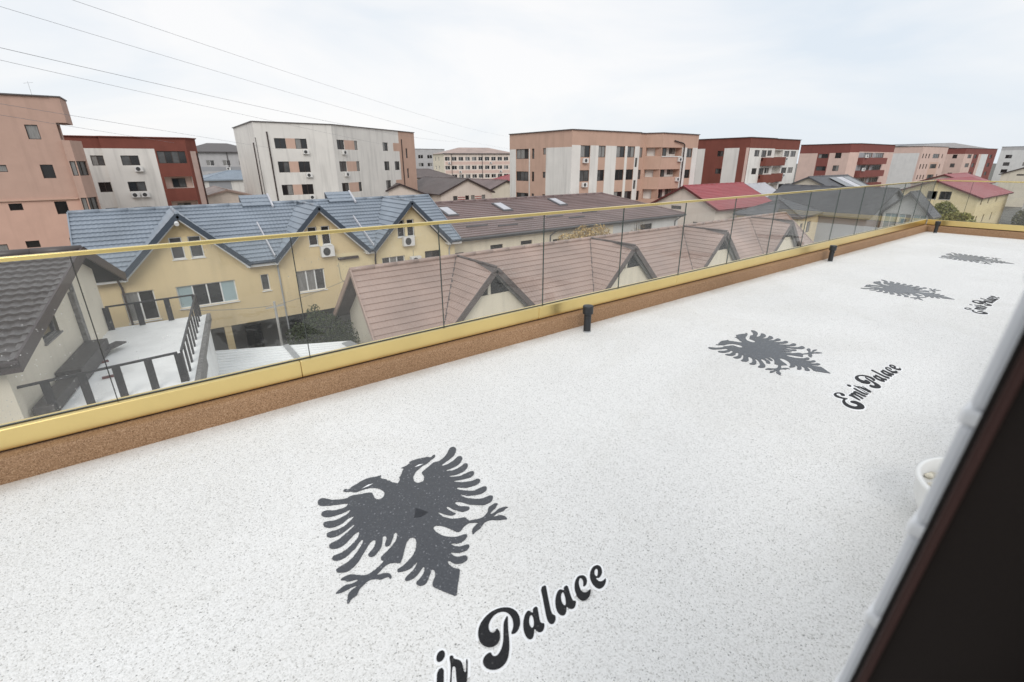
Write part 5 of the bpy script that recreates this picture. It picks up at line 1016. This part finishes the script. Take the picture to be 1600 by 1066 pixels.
WL_ = [((-19.8, 13.0, 18.9), (80.3, 107.9, 15.3), 1.0, 'highest overhead cable crossing the sky at the upper left'), ((-16.3, 13.0, 18.8), (79.9, 107.9, 18.3), 1.0, 'overhead cable entering at the top edge, farthest right of the cables'),
       ((-18.7, 11.3, 17.0), (69.0, 115.3, 17.1), 1.1, 'overhead cable third from the top at the left edge'), ((-17.7, 10.5, 16.6), (63.0, 118.6, 14.4), 0.45, 'overhead cable fourth from the top at the left edge'),
       ((-13.7, 8.6, 14.7), (42.0, 127.2, 13.1), 0.12, 'overhead cable crossing the top of the pink block'), ((-8.2, 7.4, 13.7), (16.1, 132.7, 15.1), 0.05, 'lowest overhead cable across the pink block')]
for i, (a, b, s, lab) in enumerate(WL_):
    a, b = V3(a), V3(b)
    tag(MB().tube([a.lerp(b, k / 30) - V3((0, 0, 4 * s * (k / 30) * (1 - k / 30))) for k in range(31)], 0.0075 if i != 2 else 0.010, 5).build('overhead_cable', 'cable'), lab, 'cable', 'overhead cables')
# antenna on the pink block and a parked car at the far right
t = thing('roof_antenna', 'thin rooftop antenna on the pink block at the left', 'antenna', (-5.2, 57, 17.0), rotz=0.0)
MB().tube([(0, 0, 0), (0, 0, 1.2)], 0.012, 5).build('mast', 'zinc', t); MB().beam((-0.3, 0, 1.05), (0.3, 0, 1.15), 0.015, 0.015).build('element', 'zinc', t)
t = thing('parked_car', 'silver car parked beyond the far glass at the right edge', 'car', (92, 8.2, 0), rotz=math.radians(95))
bd = MB()
prof = [(-2.1, 0.35), (-2.15, 0.75), (-1.7, 0.95), (-0.9, 1.0), (-0.35, 1.42), (0.85, 1.46), (1.6, 1.05), (2.05, 0.98), (2.15, 0.6), (2.1, 0.35)]
for s in (-1, 1): bd.poly([(x, s * (0.84 if z < 1.05 else 0.66), z) for x, z in (prof if s < 0 else prof[::-1])])
for (x0, z0), (x1, z1) in zip(prof, prof[1:] + prof[:1]): bd.poly([(x0, -(0.84 if z0 < 1.05 else 0.66), z0), (x0, (0.84 if z0 < 1.05 else 0.66), z0), (x1, (0.84 if z1 < 1.05 else 0.66), z1), (x1, -(0.84 if z1 < 1.05 else 0.66), z1)])
bd = bd.build('body', 'zinc', t)
MB().poly([(-0.92, -0.66, 1.03), (-0.92, 0.66, 1.03), (-0.42, 0.6, 1.41), (-0.42, -0.6, 1.41)]).build('windscreen', 'pane_frost', t); MB().poly([(0.92, -0.6, 1.45), (0.92, 0.6, 1.45), (1.55, 0.66, 1.11), (1.55, -0.66, 1.11)]).build('rear_window', 'pane_dark', t)
for s in (-1, 1):
    MB().poly([(-0.75, s * 0.80, 1.04), (-0.3, s * 0.70, 1.37), (0.8, s * 0.70, 1.40), (1.3, s * 0.80, 1.06)]).build('side_window', 'pane_dark', t)
    for x in (-1.35, 1.35): wv = MB().tube([(x, s * 0.66, 0.32), (x, s * 0.86, 0.32)], 0.32, 18).build('wheel', 'seal', t); MB().tube([(x, s * 0.861, 0.32), (x, s * 0.868, 0.32)], 0.2, 14).build('rim', 'zinc', wv)
    MB().box((-2.17, s * 0.55 - 0.16, 0.68), (-2.12, s * 0.55 + 0.16, 0.8)).build('headlight', 'pane_frost', t)
